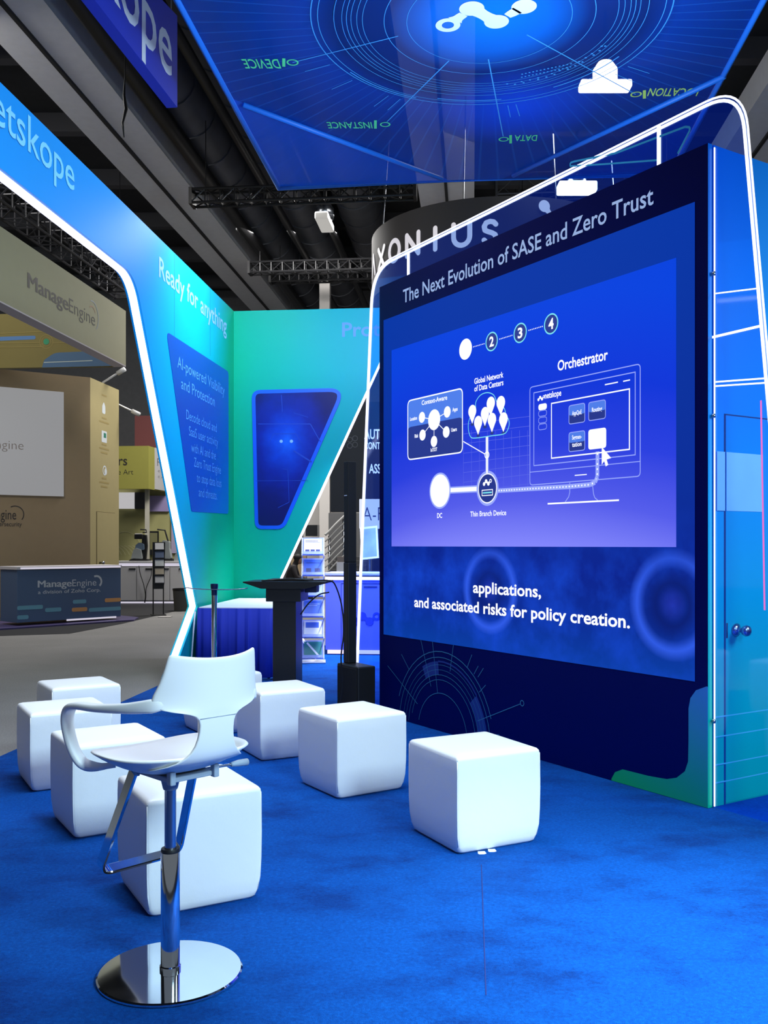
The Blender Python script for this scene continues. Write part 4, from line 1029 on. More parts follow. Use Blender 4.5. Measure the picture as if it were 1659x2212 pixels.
M_ = Matrix.Translation((0, 0, 1.44)) @ Matrix.Rotation(radians(-6), 4, 'Y') @ Matrix.Rotation(radians(-12), 4, 'X')
bm = B(); box(bm, -.12, .13, 0, .02, -.24, .22, M=M_); obj('frame', bm, mat('poster_frame', (205, 215, 250), 0.4), ps)
bm = B(); box(bm, -.095, .105, -.003, 0, -.21, .19, M=M_); obj('picture', bm, mat('poster_picture', (120, 145, 225), 0.5, vary=0.5), ps)
bm = B(); tube(bm, [(0, .03, 0), (0, .03, 1.3)], .02, 8); obj('post', bm, STEEL, ps)
# pale column and beige partition beyond the rack
a = at(690, 1177, 26.0); b = at(712, 1177, 26.0)
bm = B(); box(bm, a[0], b[0], 26.0, 26.6, 0, 8.7); struct('wall_column', bm, mat('pale_column', (205, 200, 196), 0.8))
a = at(655, 1177, 28.0); b = at(800, 1177, 28.0)
bm = B(); box(bm, a[0], b[0], 28.0, 28.2, 0, 5.2); struct('wall_far', bm, mat('pale_far_wall', (190, 186, 182), 0.8))
a = at(660, 1158, 27.5); b = at(693, 1134, 27.5)
bm = B(); box(bm, a[0], b[0], 27.5, 27.6, a[2], b[2]); box(bm, a[0] + .35, a[0] + .40, 27.48, 27.5, a[2], b[2], 1)
tag(obj('wall_screen', bm, [mat('dark_screen', (34, 35, 38), 0.3), mat('screen_bar', (130, 130, 130), 0.5)]), 'dark screen on the pale far wall above the brochure stand', 'screen')
a = at(628, 1250, 22.5); b = at(662, 1199, 22.5)
bm = B(); rbox(bm, a[0], b[0], 22.5, 22.7, 0, b[2], .02); tag(obj('partition', bm, mat('beige_partition', (176, 152, 120), 0.8)), 'beige partition behind the seated person beside the brochure stand', 'partition')
# stair with curved rails
sa = at(700, 1238, 21.0); sb = at(760, 1100, 21.0)
RAIL = mat('pale_rail', (190, 190, 188), 0.4)
st = thing('stair_railing', 'steel stair railing with parallel curved rails, between the brochure stand and speaker column', 'railing', (sa[0], 21.0, 0), 0)
def srp(px, py): q = at(px, py, 21.0); return (q[0] - sa[0], 0, q[2])
for k in range(7):
    bm = B(); y0_ = 1150 + k * 14; tube(bm, catmull([srp(702, y0_ + 6), srp(712, y0_ - 3), srp(728, y0_ - 20), srp(760, y0_ - 50)], 5), 0.018 if k else 0.032, 6); obj('rail', bm, RAIL, st, smooth=True)
bm = B(); q0_, q1_ = srp(696, 1240), srp(800, 1100); box(bm, q0_[0], q1_[0], 2.4, 2.5, 0, q1_[2]); obj('rear_panel', bm, mat('stair_grey', (96, 96, 98), 0.8), st)
for px in (711, 742):
    bm = B(); p0, p1 = srp(px, 1240), srp(px, 1158 if px == 711 else 1118); tube(bm, [(p0[0], 0.03, 0.0), (p1[0], 0.03, p1[2])], 0.025, 8); obj('post', bm, STEEL, st, smooth=True)
stp = B()
for k in range(5):
    p0, p1 = srp(700 + k * 4, 1250 - k * 9), srp(790, 1241 - k * 9); box(stp, p0[0], p1[0], .5 + k * .28, 2.3, 0, max(.12, p1[2]))
obj('steps', stp, mat('grey_steps', (70, 70, 72), 0.7), st)
a = at(727, 1243, 15.0); b = at(762, 1203, 15.0)
cb = thing('cardboard_box', 'brown and white box standing on a plinth left of the speaker column', 'box', (a[0], 15.0, 0), 0)
bm = B(); box(bm, 0, b[0] - a[0], 0, .4, 0, at(0, 1214, 15.0)[2]); obj('plinth', bm, mat('white_plinth', (196, 192, 188), 0.7), cb)
bm = B(); box(bm, .01, b[0] - a[0] - .01, .02, .38, at(0, 1214, 15.0)[2], b[2]); obj('carton', bm, mat('carton_brown', (120, 108, 96), 0.8), cb)
# seated person far behind
pp_ = at(630, 1240, 19.8)
chair = thing('folding_chair', 'dark chair under the person seated behind the lectern', 'chair', (pp_[0], 19.8, 0), 0)
bm = B(); rbox(bm, -.22, .22, -.22, .22, .42, .45, .01); obj('seat', bm, BLACK, chair)
bm = B(); rbox(bm, -.24, -.21, -.2, .2, .45, .82, .01); obj('backrest', bm, BLACK, chair)
for x in (-.2, .2):
    for y in (-.2, .2):
        bm = B(); tube(bm, [(x, y, 0), (x, y, .42)], .012, 6); obj('leg', bm, STEEL, chair)
person = thing('person', 'person with short dark hair in a dark shirt sitting far behind the lectern', 'person', (pp_[0], 19.8, 0), 0)
def skin_body(name, verts, edges, radii, m, parent):
    me = bpy.data.meshes.new(name); me.from_pydata(verts, edges, []); me.materials.append(m)
    o = bpy.data.objects.new(name, me); COL.objects.link(o); o.parent = parent
    sk = o.modifiers.new('skin', 'SKIN'); sk.use_smooth_shade = True
    for i, r in enumerate(radii): me.skin_vertices[0].data[i].radius = (r, r); me.skin_vertices[0].data[i].use_root = (i == 0)
    ss = o.modifiers.new('subd', 'SUBSURF'); ss.levels = 1; ss.render_levels = 2
    return o
V_ = [(-.05, 0, .52), (-.03, 0, .70), (.02, 0, .86), (.06, 0, .97), (.09, 0, 1.02), (.13, 0, 1.08), (.15, 0, 1.15), (.05, .17, .92), (.12, .21, .72), (.32, .15, .66), (.05, -.17, .92), (.12, -.21, .72), (.32, -.15, .66),
      (.0, .1, .52), (.40, .11, .52), (.38, .11, .10), (.47, .11, .05), (.0, -.1, .52), (.40, -.11, .52), (.38, -.11, .10), (.47, -.11, .05)]
E_ = [(0, 1), (1, 2), (2, 3), (3, 4), (4, 5), (5, 6), (2, 7), (7, 8), (8, 9), (2, 10), (10, 11), (11, 12), (0, 13), (13, 14), (14, 15), (15, 16), (0, 17), (17, 18), (18, 19), (19, 20)]
R_ = [.13, .14, .15, .075, .055, .088, .085, .065, .05, .035, .065, .05, .035, .09, .075, .05, .04, .09, .075, .05, .04]
skin_body('body', V_, E_, R_, mat('dark_shirt', (40, 36, 40), 0.8), person)
bm = B(); bmesh.ops.create_uvsphere(bm, u_segments=16, v_segments=10, radius=1, matrix=Matrix.Translation((.165, 0, 1.085)) @ Matrix.Diagonal((.075, .07, .092, 1)))
tube(bm, [(.235, 0, 1.10), (.252, 0, 1.075), (.236, 0, 1.07)], [.012, .016, .012], 6); obj('face', bm, mat('skin_tone', (168, 124, 104), 0.6), person, smooth=True)
bm = B(); bmesh.ops.create_uvsphere(bm, u_segments=16, v_segments=10, radius=1, matrix=Matrix.Translation((.13, 0, 1.135)) @ Matrix.Diagonal((.095, .09, .078, 1))); obj('hair', bm, mat('dark_hair', (24, 20, 20), 0.7), person, smooth=True)

# ------------------------------------------------------------------ hanging overhead sign
ZS = 6.0
ox, oy, _ = at(602, 405, F * (ZS - H) / (HY - 405))
SG = Frame(ox, oy, 1.0, -KX); SW, SL = 4.93, 5.0
sg = thing('overhead_sign', 'large square see-through blue banner hanging flat overhead, printed with rings and emblem', 'hanging sign', (ox, oy, ZS), SG.rot)
fb = NT('sheer_blue_banner'); x, y, z = fb.xyz()
def sgl(px, py): Y = F * (ZS - H) / (HY - py); q = SG.local((px - CX) / F * Y, Y); return q
ccx, ccy = SG.local(0.92, 8.25)
dx, dy = fb.math('SUBTRACT', x, ccx), fb.math('SUBTRACT', y, ccy)
d = fb.math('SQRT', fb.math('ADD', fb.math('MULTIPLY', dx, dx), fb.math('MULTIPLY', dy, dy)))
rad = fb.ramp(fb.math('DIVIDE', d, 4.0), [(0.0, lin(0, 128, 244)), (0.13, lin(0, 106, 226)), (0.22, lin(0, 44, 128)), (0.34, lin(0, 40, 120)), (0.41, lin(0, 62, 172)), (0.6, lin(0, 58, 156)), (1.0, lin(0, 78, 190))])
an = fb.math('MULTIPLY', fb.math('ARCTAN2', dy, dx), 92.0)
ray_ = fb.math('MULTIPLY', fb.math('GREATER_THAN', fb.math('SINE', an), 0.93), fb.math('GREATER_THAN', d, 1.55))
hl = fb.mix(fb.math('MULTIPLY', ray_, 0.22), rad, lin(40, 130, 240))
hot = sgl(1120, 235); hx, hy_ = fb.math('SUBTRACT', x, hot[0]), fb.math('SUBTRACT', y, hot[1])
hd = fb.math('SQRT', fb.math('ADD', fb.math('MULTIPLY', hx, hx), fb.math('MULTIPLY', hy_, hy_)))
hl = fb.mix(fb.ramp(hd, [(0.0, (1, 1, 1, 1)), (0.9, (0, 0, 0, 1))]), hl, lin(0, 84, 255))  # flood light hot spot put into the banner colour
# corner fields beyond the seams print a plain brighter blue
lm, bmid, bm2_, rm = sgl(525, 222), sgl(955, 383), sgl(1108, 376), sgl(1566, 160)
def above(p, q):   # positive beyond the line p-q, on the far side
    n_ = Vector((-(q[1] - p[1]), q[0] - p[0])).normalized()
    return fb.math('ADD', fb.math('MULTIPLY', fb.math('SUBTRACT', x, p[0]), n_.x), fb.math('MULTIPLY', fb.math('SUBTRACT', y, p[1]), n_.y))
f1 = fb.math('GREATER_THAN', above(lm, bmid), 0.0); f2 = fb.math('GREATER_THAN', above(bm2_, rm), 0.0)
hl = fb.mix(fb.math('MULTIPLY', f1, 0.8), hl, lin(0, 92, 226)); hl = fb.mix(fb.math('MULTIPLY', f2, 0.7), hl, lin(0, 40, 140))
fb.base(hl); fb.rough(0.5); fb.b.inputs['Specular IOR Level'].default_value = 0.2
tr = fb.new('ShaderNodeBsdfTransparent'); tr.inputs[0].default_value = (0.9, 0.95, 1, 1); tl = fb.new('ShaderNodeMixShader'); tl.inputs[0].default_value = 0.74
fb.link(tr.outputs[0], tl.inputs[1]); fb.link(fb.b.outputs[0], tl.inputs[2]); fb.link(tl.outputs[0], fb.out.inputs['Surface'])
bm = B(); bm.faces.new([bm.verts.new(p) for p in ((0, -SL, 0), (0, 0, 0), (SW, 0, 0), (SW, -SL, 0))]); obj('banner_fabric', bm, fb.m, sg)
FRB = mat('banner_edge_blue', (24, 112, 226), 0.5)
bm = B(); tube(bm, [(0, -SL, 0), (0, 0, 0), (SW, 0, 0), (SW, -SL, 0)], .04, 10, closed=True); obj('banner_frame', bm, FRB, sg, smooth=True)
for p, q in ((lm, bmid), (bm2_, rm)):
    bm = B(); tube(bm, [(p[0], p[1], -.02), (q[0], q[1], -.02)], .028, 8); obj('seam_tube', bm, FRB, sg, smooth=True)
for p in ((.06, -.06), (SW - .06, -.06), (.06, -SL + .06), (SW - .06, -SL + .06)):
    bm = B(); tube(bm, [(p[0], p[1], .02), (p[0], p[1], 4.2)], .008, 6); obj('hanging_cable', bm, STEEL, sg)
MS = Matrix(((-1, 0, 0, 0), (0, 0, 1, 0), (0, 1, 0, 0), (0, 0, 0, 1)))     # print axes (right, depth, up) seen from below
def sgp(px, py): q = sgl(px, py); return (-q[0], q[1])
def sprint(name, bm, m, label=None):
    for v in bm.verts: v.co = MS @ v.co + Vector((0, 0, -.0045))
    return flat(name, bm, m, sg, label)
RINGL = mat('ring_print_line', (60, 150, 225), 0.5); GRN = mat('green_print', (90, 225, 150), 0.5); YEL = mat('yellow_print', (190, 225, 110), 0.5)
gc = (-ccx, ccy); bm = FB()
for r_, wd in ((1.56, .010), (1.50, .007), (1.36, .006), (1.29, .005), (1.25, .006), (1.21, .005), (1.16, .005), (1.11, .005), (0.92, .006), (0.72, .005)): garc(bm, gc, r_, wd, 0, 360, 0, 0, 120)
for a0, a1, r_ in ((200, 226, 1.62), (30, 62, 1.53), (118, 150, 1.42), (70, 96, 1.47)): garc(bm, gc, r_, .014, a0, a1, 0, 0, 100)
for a_ in (52, 57, 98, 101, 140, 146, 35, 22): 
    gline(bm, (gc[0] + 1.62 * cos(radians(a_)), gc[1] + 1.62 * sin(radians(a_))), (gc[0] + 1.9 * cos(radians(a_)), gc[1] + 1.9 * sin(radians(a_))), .008)
for j in range(2):
    for k in range(14): gdisc(bm, (gc[0] - .34 - k * .035, gc[1] + 1.02 - j * .06 + k * .012 * -1), .010, 0, 0, 8)
for k in range(22):
    a_ = radians(100 + k * 2.6 + (k % 3)); gdisc(bm, (gc[0] + (1.16 + .03 * (k % 2)) * cos(a_), gc[1] + (1.16 + .03 * (k % 2)) * sin(a_)), .012, 0, 0, 8)
for p, q in (((632, 134), (860, 77)), ((836, 262), (970, 130)), ((1087, 294), (1055, 127)), ((1373, 203), (1138, 74))): gline(bm, sgp(*p), sgp(*q), .012)
sprint('ring_print', bm, RINGL)
for s_, circ, bar, tx0, tx1, yb_, cap, m_ in (('DEVICE', (632, 134), 613, 600, 521, 127, .17, GRN), ('INSTANCE', (832, 268), 811, 802, 705, 263, .15, GRN), ('DATA', (1088, 300), 1103, 1161, 1112, 291, .15, GRN), ('LOCATION', (1374, 203), 1392, 1513, 1404, 190, .16, YEL)):
    bm = FB(); garc(bm, sgp(*circ), .05, .016, n=24); p, q = sgp(bar, circ[1] - 9), sgp(bar, circ[1] + 9); gline(bm, p, q, .03)
    a, b = sgp(tx0, yb_), sgp(tx1, yb_); gtext(bm, s_, a[0], b[0], a[1], cap, 0, 0, .01, dz=b[1] - a[1])
    sprint('word_print', bm, m_, ('yellow green' if m_ is YEL else 'green') + ' printed word ' + s_)
bm = FB()
LP = [sgp(967.6, 53.3), sgp(1019, 17.5), sgp(1072.6, 46), sgp(1132, 13.5)]
for p in LP[1:]: gdisc(bm, p, .108)
garc(bm, LP[0], .082, .056, n=40)
m_ = lambda a, b, t: (a[0] + (b[0] - a[0]) * t, a[1] + (b[1] - a[1]) * t)
neck(bm, LP[1], LP[2], .108, .108, .062, 0); neck(bm, m_(LP[0], LP[1], .30), m_(LP[0], LP[1], .66), .085, .05, .05, 0); neck(bm, LP[3], m_(LP[3], LP[2], .60), .108, .045, .055, 0)
sprint('emblem', bm, mat('emblem_white', (214, 224, 255), 0.5), 'white emblem of linked dots')

# ------------------------------------------------------------------ hanging blue fascia, upper left
HF = Frame(*at(383, 232, 10.2)[:2], 0.1367, 1.0)
hs = thing('hanging_fascia', 'royal blue hanging fascia with white letters at the upper left corner', 'hanging sign', HF.loc, HF.rot)
pts = [HF.uv(383, 232), HF.uv(383, 34), HF.uv(345, -6), HF.uv(240, -116), HF.uv(60, -189)]
bm = B(); prism(bm, pts, 0, .12); obj('fascia_panel', bm, mat('royal_blue_print', (0, 44, 190), 0.6), hs)
bm = FB(); a, b = HF.uv(266, 0), HF.uv(371, 0); zb = HF.uv(362, 158)[1]; wd_ = (b[0] - a[0]) / .385
gtext(bm, 'netskope', b[0] - wd_, b[0], zb, .62, -.003, 0, .01); flat('fascia_lettering', bm, WHITE_PRINT, hs, 'white lettering')
q = HF.uv(262, 70); bm = B(); tube(bm, [(-.02, .06, pts[1][1] - .1), (-.02, .06, 10.3 )], .008, 6); obj('hanging_cable', bm, STEEL, hs)
p = at(268, 250, 13.0); bm = B()
tube(bm, [(p[0] + .02, 13.0, 9.0), (p[0] + .01, 13.0, p[2] + .5), (p[0], 13.0, p[2] + .28), (p[0] + .02, 13.02, p[2] + .1), (p[0] - .02, 13, p[2] - .1), (p[0], 13, p[2] - .3)], [.006, .008, .02, .028, .018, .006], 6)
tag(obj('rigging_line', bm, TRUSS, smooth=True), 'dark hanging rigging line with hook left of the royal blue fascia', 'rigging')

# ------------------------------------------------------------------ curved hanging ring sign
rc = Vector((2.122, 18.0)); RR = 2.357
rs = thing('ring_sign', 'dark round hanging sign with large spaced white capitals behind the arch', 'hanging sign', (rc.x, rc.y, 0), 0)
bm = B(); NR = 72; z0_, z1_ = 6.02, 7.21; r1 = []
for rr, z in ((RR, z0_), (RR, z1_), (RR - .15, z1_), (RR - .15, z0_)): r1.append([bm.verts.new((rr * cos(2 * pi * k / NR), rr * sin(2 * pi * k / NR), z)) for k in range(NR)])
for i in range(4):
    for k in range(NR): bm.faces.new([r1[i][k], r1[i][(k + 1) % NR], r1[(i + 1) % 4][(k + 1) % NR], r1[(i + 1) % 4][k]])
obj('sign_drum', bm, mat('charcoal_drum', (52, 48, 48), 0.7), rs, auto=40)
LG = glow('sign_letter_white', (225, 222, 230), 0.85)  # emission added so the white letters read bright
def on_ring(bm):
    for v in bm.verts:
        th = v.co.x / RR; rr = RR + .012 - v.co.y; v.co = Vector((rr * sin(th), -rr * cos(th), v.co.z))
STROKES = {'A': [[(0, 0), (.5, 1), (1, 0)]], 'X': [[(0, 0), (1, 1)], [(0, 1), (1, 0)]], 'N': [[(0, 0), (0, 1), (1, 0), (1, 1)]], 'I': [[(.5, 0), (.5, 1)]],
           'O': [[(.5 + .5 * cos(2 * pi * k / 24), .5 + .5 * sin(2 * pi * k / 24)) for k in range(25)]],
           'U': [[(0, 1), (0, .4)] + [(.5 - .5 * cos(pi * k / 10), .4 - .4 * sin(pi * k / 10)) for k in range(1, 10)] + [(1, .4), (1, 1)]],
           'S': [[(.95, .86), (.78, .97), (.5, 1), (.2, .95), (.04, .78), (.1, .6), (.35, .53), (.65, .47), (.9, .38), (.97, .2), (.8, .05), (.5, 0), (.2, .03), (.03, .15)]]}
for i, (ch, w_) in enumerate(zip('AXONIUS', (.27, .26, .30, .27, .1, .28, .21))):
    th = radians(-78.4 + 11.63 * i) * RR; bm = FB(); wd_ = .085
    for st_ in STROKES[ch]:
        pts_ = [(th - w_ / 2 + q[0] * w_, 6.43 + q[1] * .36) for q in st_]; gpath(bm, pts_, wd_)
        for q in pts_: gdisc(bm, q, wd_ / 2, 0, 0, 12)
    on_ring(bm); flat('letter', bm, LG, rs)
bm = FB(); c_ = (radians(13.6) * RR, 7.06); d_ = (c_[0] + .20, c_[1] - .24); e_ = (c_[0] + .44, c_[1] - .1); gdisc(bm, c_, .10); neck(bm, c_, d_, .10, .10, .04, 0); gdisc(bm, d_, .10); neck(bm, d_, e_, .10, .10, .04, 0); gdisc(bm, e_, .10)
on_ring(bm); flat('emblem', bm, LG, rs)
for a_ in (200, 250, 290, 340):
    bm = B(); p = (RR - .07) * cos(radians(a_)), (RR - .07) * sin(radians(a_)); tube(bm, [(p[0], p[1], 7.1), (p[0] * .9, p[1] * .9, 10.2)], .01, 6); obj('hanging_cable', bm, STEEL, rs)

# ------------------------------------------------------------------ lighting trusses and hall lamps
def truss(p0, p1, s, label, m=TRUSS, step=None, grp='lighting trusses'):
    p0, p1 = Vector(p0), Vector(p1); d = (p1 - p0); L = d.length; d.normalize(); a = d.cross(Vector((0, 0, 1))).normalized(); u = Vector((0, 0, 1))
    bm = B(); h = s / 2; cs_ = [a * h + u * h, a * -h + u * h, a * -h - u * h, a * h - u * h]
    for c in cs_: tube(bm, [p0 + c, p1 + c], .025, 6)
    n = max(2, int(L / (step or s * 1.1)))
    for i in range(n):
        q0, q1 = p0 + d * L * i / n, p0 + d * L * (i + 1) / n
        for k in range(4):
            A, C = cs_[k], cs_[(k + 1) % 4]
            if i % 2: A, C = C, A
            tube(bm, [q0 + A, q1 + C], .014, 5)
            tube(bm, [q0 + cs_[k], q0 + cs_[(k + 1) % 4]], .014, 5)
    for q in (p0 + d * .25, p1 - d * .25): tube(bm, [q + u * h, Vector((q.x, q.y, 10.59))], .008, 5)
    for q in (p0, p1):
        M_ = Matrix.Translation(q) @ Matrix(((d.x, a.x, 0, 0), (d.y, a.y, 0, 0), (d.z, a.z, 1, 0), (0, 0, 0, 1)))
        box(bm, -.03, .03, -h - .03, h + .03, -h - .03, h + .03, M=M_)
    return tag(obj('lighting_truss', bm, m), label, 'truss', grp)
def tr_px(px, py, Y, L, s, label, **k):
    p = Vector(at(px, py, Y)); truss(p, p + Vector((1, -KX, 0)).normalized() * L, s, label, **k)
tr_px(416, 428, 17.5, 4.15, .25, 'black lighting truss just below the back edge of the overhead sign')
tr_px(540, 580, 23.5, 7.0, .25, 'upper black truss of the pair above the teal back wall')
tr_px(585, 601, 24.6, 6.6, .23, 'lower black truss of the pair above the teal back wall')
tr_px(1072, 405, 23.0, 5.0, .5, 'thin pale truss above the dark round sign', m=mat('truss_silver', (96, 98, 104), 0.4, 0.4))
p1 = Vector(at(268, 622, 21.0)); truss(p1 - Vector((KX, 1, 0)) * 11.5, p1, .42, 'long truss running over the beige fascia at the left', m=mat('truss_dark', (40, 40, 44), 0.4, 0.3))
HL = glow('lamp_white', (255, 252, 244), 9.0); HLD = glow('lamp_dim', (225, 222, 216), 0.55)
for px, py, Y, wx, wy, hz, m_, lb in ((1307, 184, 15.5, .84, .26, .08, HL, 'brightest white hall lamp with bulb dome, seen through the overhead sign'), (1246, 404, 19.9, .80, .34, .13, HL, 'bright white hall lamp seen above the arch edge and title'), (701, 478, 20.0, .28, .9, .1, HLD, 'dim oblong hall lamp between the dark ducts above the back wall')):
    p = at(px, py, Y); lp = thing('hall_lamp', lb, 'ceiling lamp', p, 0 if m_ is HL else -.09, 'hall lamps')
    bm = B(); rbox(bm, -wx / 2, wx / 2, -wy / 2, wy / 2, -hz, hz * .6, .03); obj('diffuser', bm, m_, lp)
    bm = B(); lathe(bm, [(0, hz * .6), (.2, hz * .6), (.2, hz * .6 + .2), (.12, hz * .6 + .32), (0, hz * .6 + .34)], 24); obj('dome', bm, m_ if wx > .5 and Y < 16 else STEEL, lp, smooth=True)
    bm = B(); tube(bm, [(0, 0, hz), (0, 0, 10.2 - p[2])], .02, 6); obj('stem', bm, TRUSS, lp)

# ------------------------------------------------------------------ beige booth at the left
KH = mat('khaki_wall', (136, 119, 92), 0.8, vary=0.06); KY = mat('mustard_wall', (150, 138, 96), 0.75, vary=0.05); FAS = mat('beige_fascia', (150, 146, 118), 0.8, vary=0.04)
FM = Frame(-4.67, 17.0, KX, 1.0); FI = Frame(-4.67, 17.0, 1.0, -KX)
fs = thing('overhead_fascia', 'beige hanging fascia frame with dark company lettering at the left, graphics on its inner face', 'hanging sign', (-4.67, 17.0, 0), FM.rot)
bm = B(); box(bm, -6.5, 0, 0, .22, 4.64, 5.63); obj('front_panel', bm, FAS, fs)
bm = B(); box(bm, -6.5, 0, .0, .22, 4.62, 4.64); obj('bottom_edge', bm, mat('pale_edge', (176, 168, 172), 0.6), fs, label='pale bottom edge strip')
bm = FB(); a, b = FM.uv(60, 632), FM.uv(205, 712); w_ = b[0] - a[0]
gbold(bm, 'Manage', a[0], a[0] + w_ * .56, 5.03, .21, -.003, 0, .012); gtext(bm, 'Engine', a[0] + w_ * .575, b[0], 5.03, .21, -.003, 0, -.008)
flat('fascia_lettering', bm, mat('dark_ink', (40, 36, 34), 0.6), fs, 'dark lettering')
bm = FB(); c_ = (b[0] - .10, 5.18); garc(bm, c_, .24, .02, -50, 110, -.003, 0); garc(bm, (c_[0] - .02, c_[1]), .15, .02, 30, 130, -.003, 1); flat('arc_mark', bm, [mat('arc_blue', (130, 140, 150), 0.6), mat('arc_orange', (150, 110, 80), 0.6)], fs)
# inner face (turned a quarter): local axes of the fascia: depth = to the left in the picture
bm = B(); M_ = Matrix.Rotation(FI.rot - FM.rot, 4, 'Z'); box(bm, -6.0, -.24, 0, .12, 4.64, 5.63, M=M_); obj('rear_panel', bm, mat('yellow_panel', (112, 102, 54), 0.8, vary=0.05), fs, label='yellow rear panel')
def fi(px, py): return FI.uv(px, py)
bm = FB()
gpoly(bm, round_poly([fi(-40, 729), fi(77, 725), fi(77, 733), fi(-40, 738)], .04, 4), -.002, 0)
gpoly(bm, round_poly([fi(91, 794), fi(95, 778), fi(118, 762), fi(215, 758), fi(262, 780), fi(258, 790)], [0, .1, .3, 0, .1, 0], 6), -.002, 1)
c_ = fi(100, 738); gdisc(bm, c_, .055, -.003, 2); garc(bm, c_, .085, .01, y=-.002, mi=3); garc(bm, c_, .125, .012, y=-.002, mi=3)
for p, q, mi in (((-40, 722), (100, 716), 3), ((-40, 742), (88, 740), 3), ((-40, 751), (95, 749), 3), ((115, 741), (165, 740), 3), ((95, 783), (200, 779), 4)): gline(bm, fi(*p), fi(*q), .014, -.0035, mi)
for v in bm.verts: v.co = M_ @ v.co
o_ = flat('panel_graphics', bm, [mat('graphic_blue', (72, 112, 160), 0.7), mat('graphic_steel', (62, 92, 122), 0.7), mat('graphic_green', (40, 130, 90), 0.7), mat('graphic_line', (130, 116, 60), 0.7), mat('graphic_pale', (170, 180, 170), 0.7)], fs)
# stand wall with screen, then the side wall with door
WM = Frame(-5.94, 19.0, 1.56, 1.0)
bw2 = thing('booth_wall', 'khaki booth wall with white screen at the left, mustard return side with icons', 'booth wall', (WM.loc[0], WM.loc[1], .005), WM.rot)
Zt = 4.78
bm = B(); box(bm, -5.0, 0, 0, .2, 0, Zt); obj('front_wall', bm, KH, bw2)
a = WM.uv(137, 848); b = WM.uv(137, 1073)
bm = B(); box(bm, -4.0, a[0], -.03, -.0005, b[1], a[1]); obj('screen', bm, glow('white_screen', (150, 150, 152), 0.85), bw2, label='white lit screen')
bm = FB(); a, b = WM.uv(0, 970), WM.uv(50, 970); wl = b[0] - a[0]; gtext(bm, 'ManageEngine', b[0] - wl * 3.3, b[0], a[1], .17, -.033, 0, -.012); flat('screen_lettering', bm, mat('faint_ink', (120, 110, 104), 0.6), bw2)
bm = FB(); a, b = WM.uv(-10, 1122), WM.uv(35, 1121); wl = b[0] - a[0]; gtext(bm, 'ManageEngine', b[0] - wl * 2.6, b[0], a[1], .19, -.003, 0, 0); a2, b2 = WM.uv(0, 1137), WM.uv(47, 1136); gtext(bm, 'Cybersecurity', a2[0] - .18, b2[0], a2[1], .085, -.003, 0, 0)
garc(bm, (b[0] - .02, a[1] + .1), .16, .016, -40, 120, -.003, 0)
flat('wall_lettering', bm, mat('dark_ink', (40, 36, 34), 0.6), bw2)
SMF = Frame(-5.94, 19.0, KX, 1.0); M_ = Matrix.Rotation(SMF.rot - WM.rot, 4, 'Z')
bm = B(); box(bm, 0, 1.55, 0.0, .15, 0, Zt, M=M_); obj('side_wall', bm, KY, bw2, label='mustard side wall')
bm = FB()
def sm_(px, py): return SMF.uv(px, py)
for i, (px, py) in enumerate(((224, 882), (225, 944), (226, 1017))):
    c_ = sm_(px, py)
    if i == 0: gpoly(bm, round_poly([(c_[0] - .09, c_[1] - .12), (c_[0] + .09, c_[1] - .12), (c_[0] + .08, c_[1] + .04), (c_[0], c_[1] + .14), (c_[0] - .08, c_[1] + .04)], .05, 4), -.002, 0)
    elif i == 1: gpoly(bm, rrect(c_[0] - .14, c_[0] + .14, c_[1] - .12, c_[1] + .12, .02), -.002, 0); gpoly(bm, rrect(c_[0] - .03, c_[0] + .1, c_[1] - .02, c_[1] + .08, .005), -.003, 1)
    else: garc(bm, c_, .09, .03, y=-.002, mi=0); gdisc(bm, (c_[0] + .05, c_[1] - .02), .07, -.003, 0)
for py, n_ in ((855, 1), (904, 2), (961, 3), (1034, 3)):
    for k in range(n_):
        c_ = sm_(225, py + k * 9); w_ = (.13, .26, .18)[k % 3]; gline(bm, (c_[0] - w_, c_[1]), (c_[0] + w_, c_[1]), .035, -.002, 2)
for v in bm.verts: v.co = M_ @ v.co
flat('icon_print', bm, [mat('icon_pale', (190, 196, 200), 0.6), mat('icon_green', (40, 110, 90), 0.6), mat('icon_ink', (140, 124, 76), 0.7)], bw2)
bm = B(); a, b = sm_(208, 1105), sm_(248, 1109); zd = a[1]
box(bm, a[0] + .01, b[0] - .01, -.012, 0, .01, zd - .01, M=M_); obj('door', bm, KY, bw2)
bm = B(); box(bm, a[0], a[0] + .012, -.003, 0, 0, zd, M=M_); box(bm, b[0] - .012, b[0], -.003, 0, 0, zd, M=M_); box(bm, a[0], b[0], -.003, 0, zd - .012, zd, M=M_); obj('door_gap', bm, mat('gap_brown', (90, 78, 50), 0.8), bw2)
c_ = sm_(214, 1216); bm = B(); lathe(bm, [(0, 0), (.02, 0), (.02, .05), (.035, .06), (.03, .1), (0, .1)], 14)
ko = obj('door_knob', bm, STEEL, bw2, smooth=True); ko.matrix_local = M_ @ Matrix.Translation((c_[0], -.012, c_[1])) @ Matrix.Rotation(pi / 2, 4, 'X')
for (px, py, d_), lb in zip(((222, 826, 1), (252, 872, 1)), ('white arm spotlight on top of the mustard side wall', 'lower white arm spotlight reaching right from the mustard side wall')):
    p = Vector(at(px, py, 20.0 if px < 240 else 20.6)); am = thing('arm_spotlight', lb, 'spotlight', p, 0, 'arm spotlights on the beige booth')
    bm = B(); e_ = Vector((.42, -.1, .22)) if px < 240 else Vector((.42, 0, -.2)); tube(bm, [(0, 0, -.1), (0, 0, 0), e_ * .8], .022, 8); obj('arm', bm, mat('lamp_arm_white', (190, 190, 190), 0.5), am, smooth=True)
    bm = B(); tube(bm, [e_ * .8, e_ * 1.2], .05, 10); obj('lamp_head', bm, mat('lamp_arm_white', (190, 190, 190), 0.5), am, smooth=True)
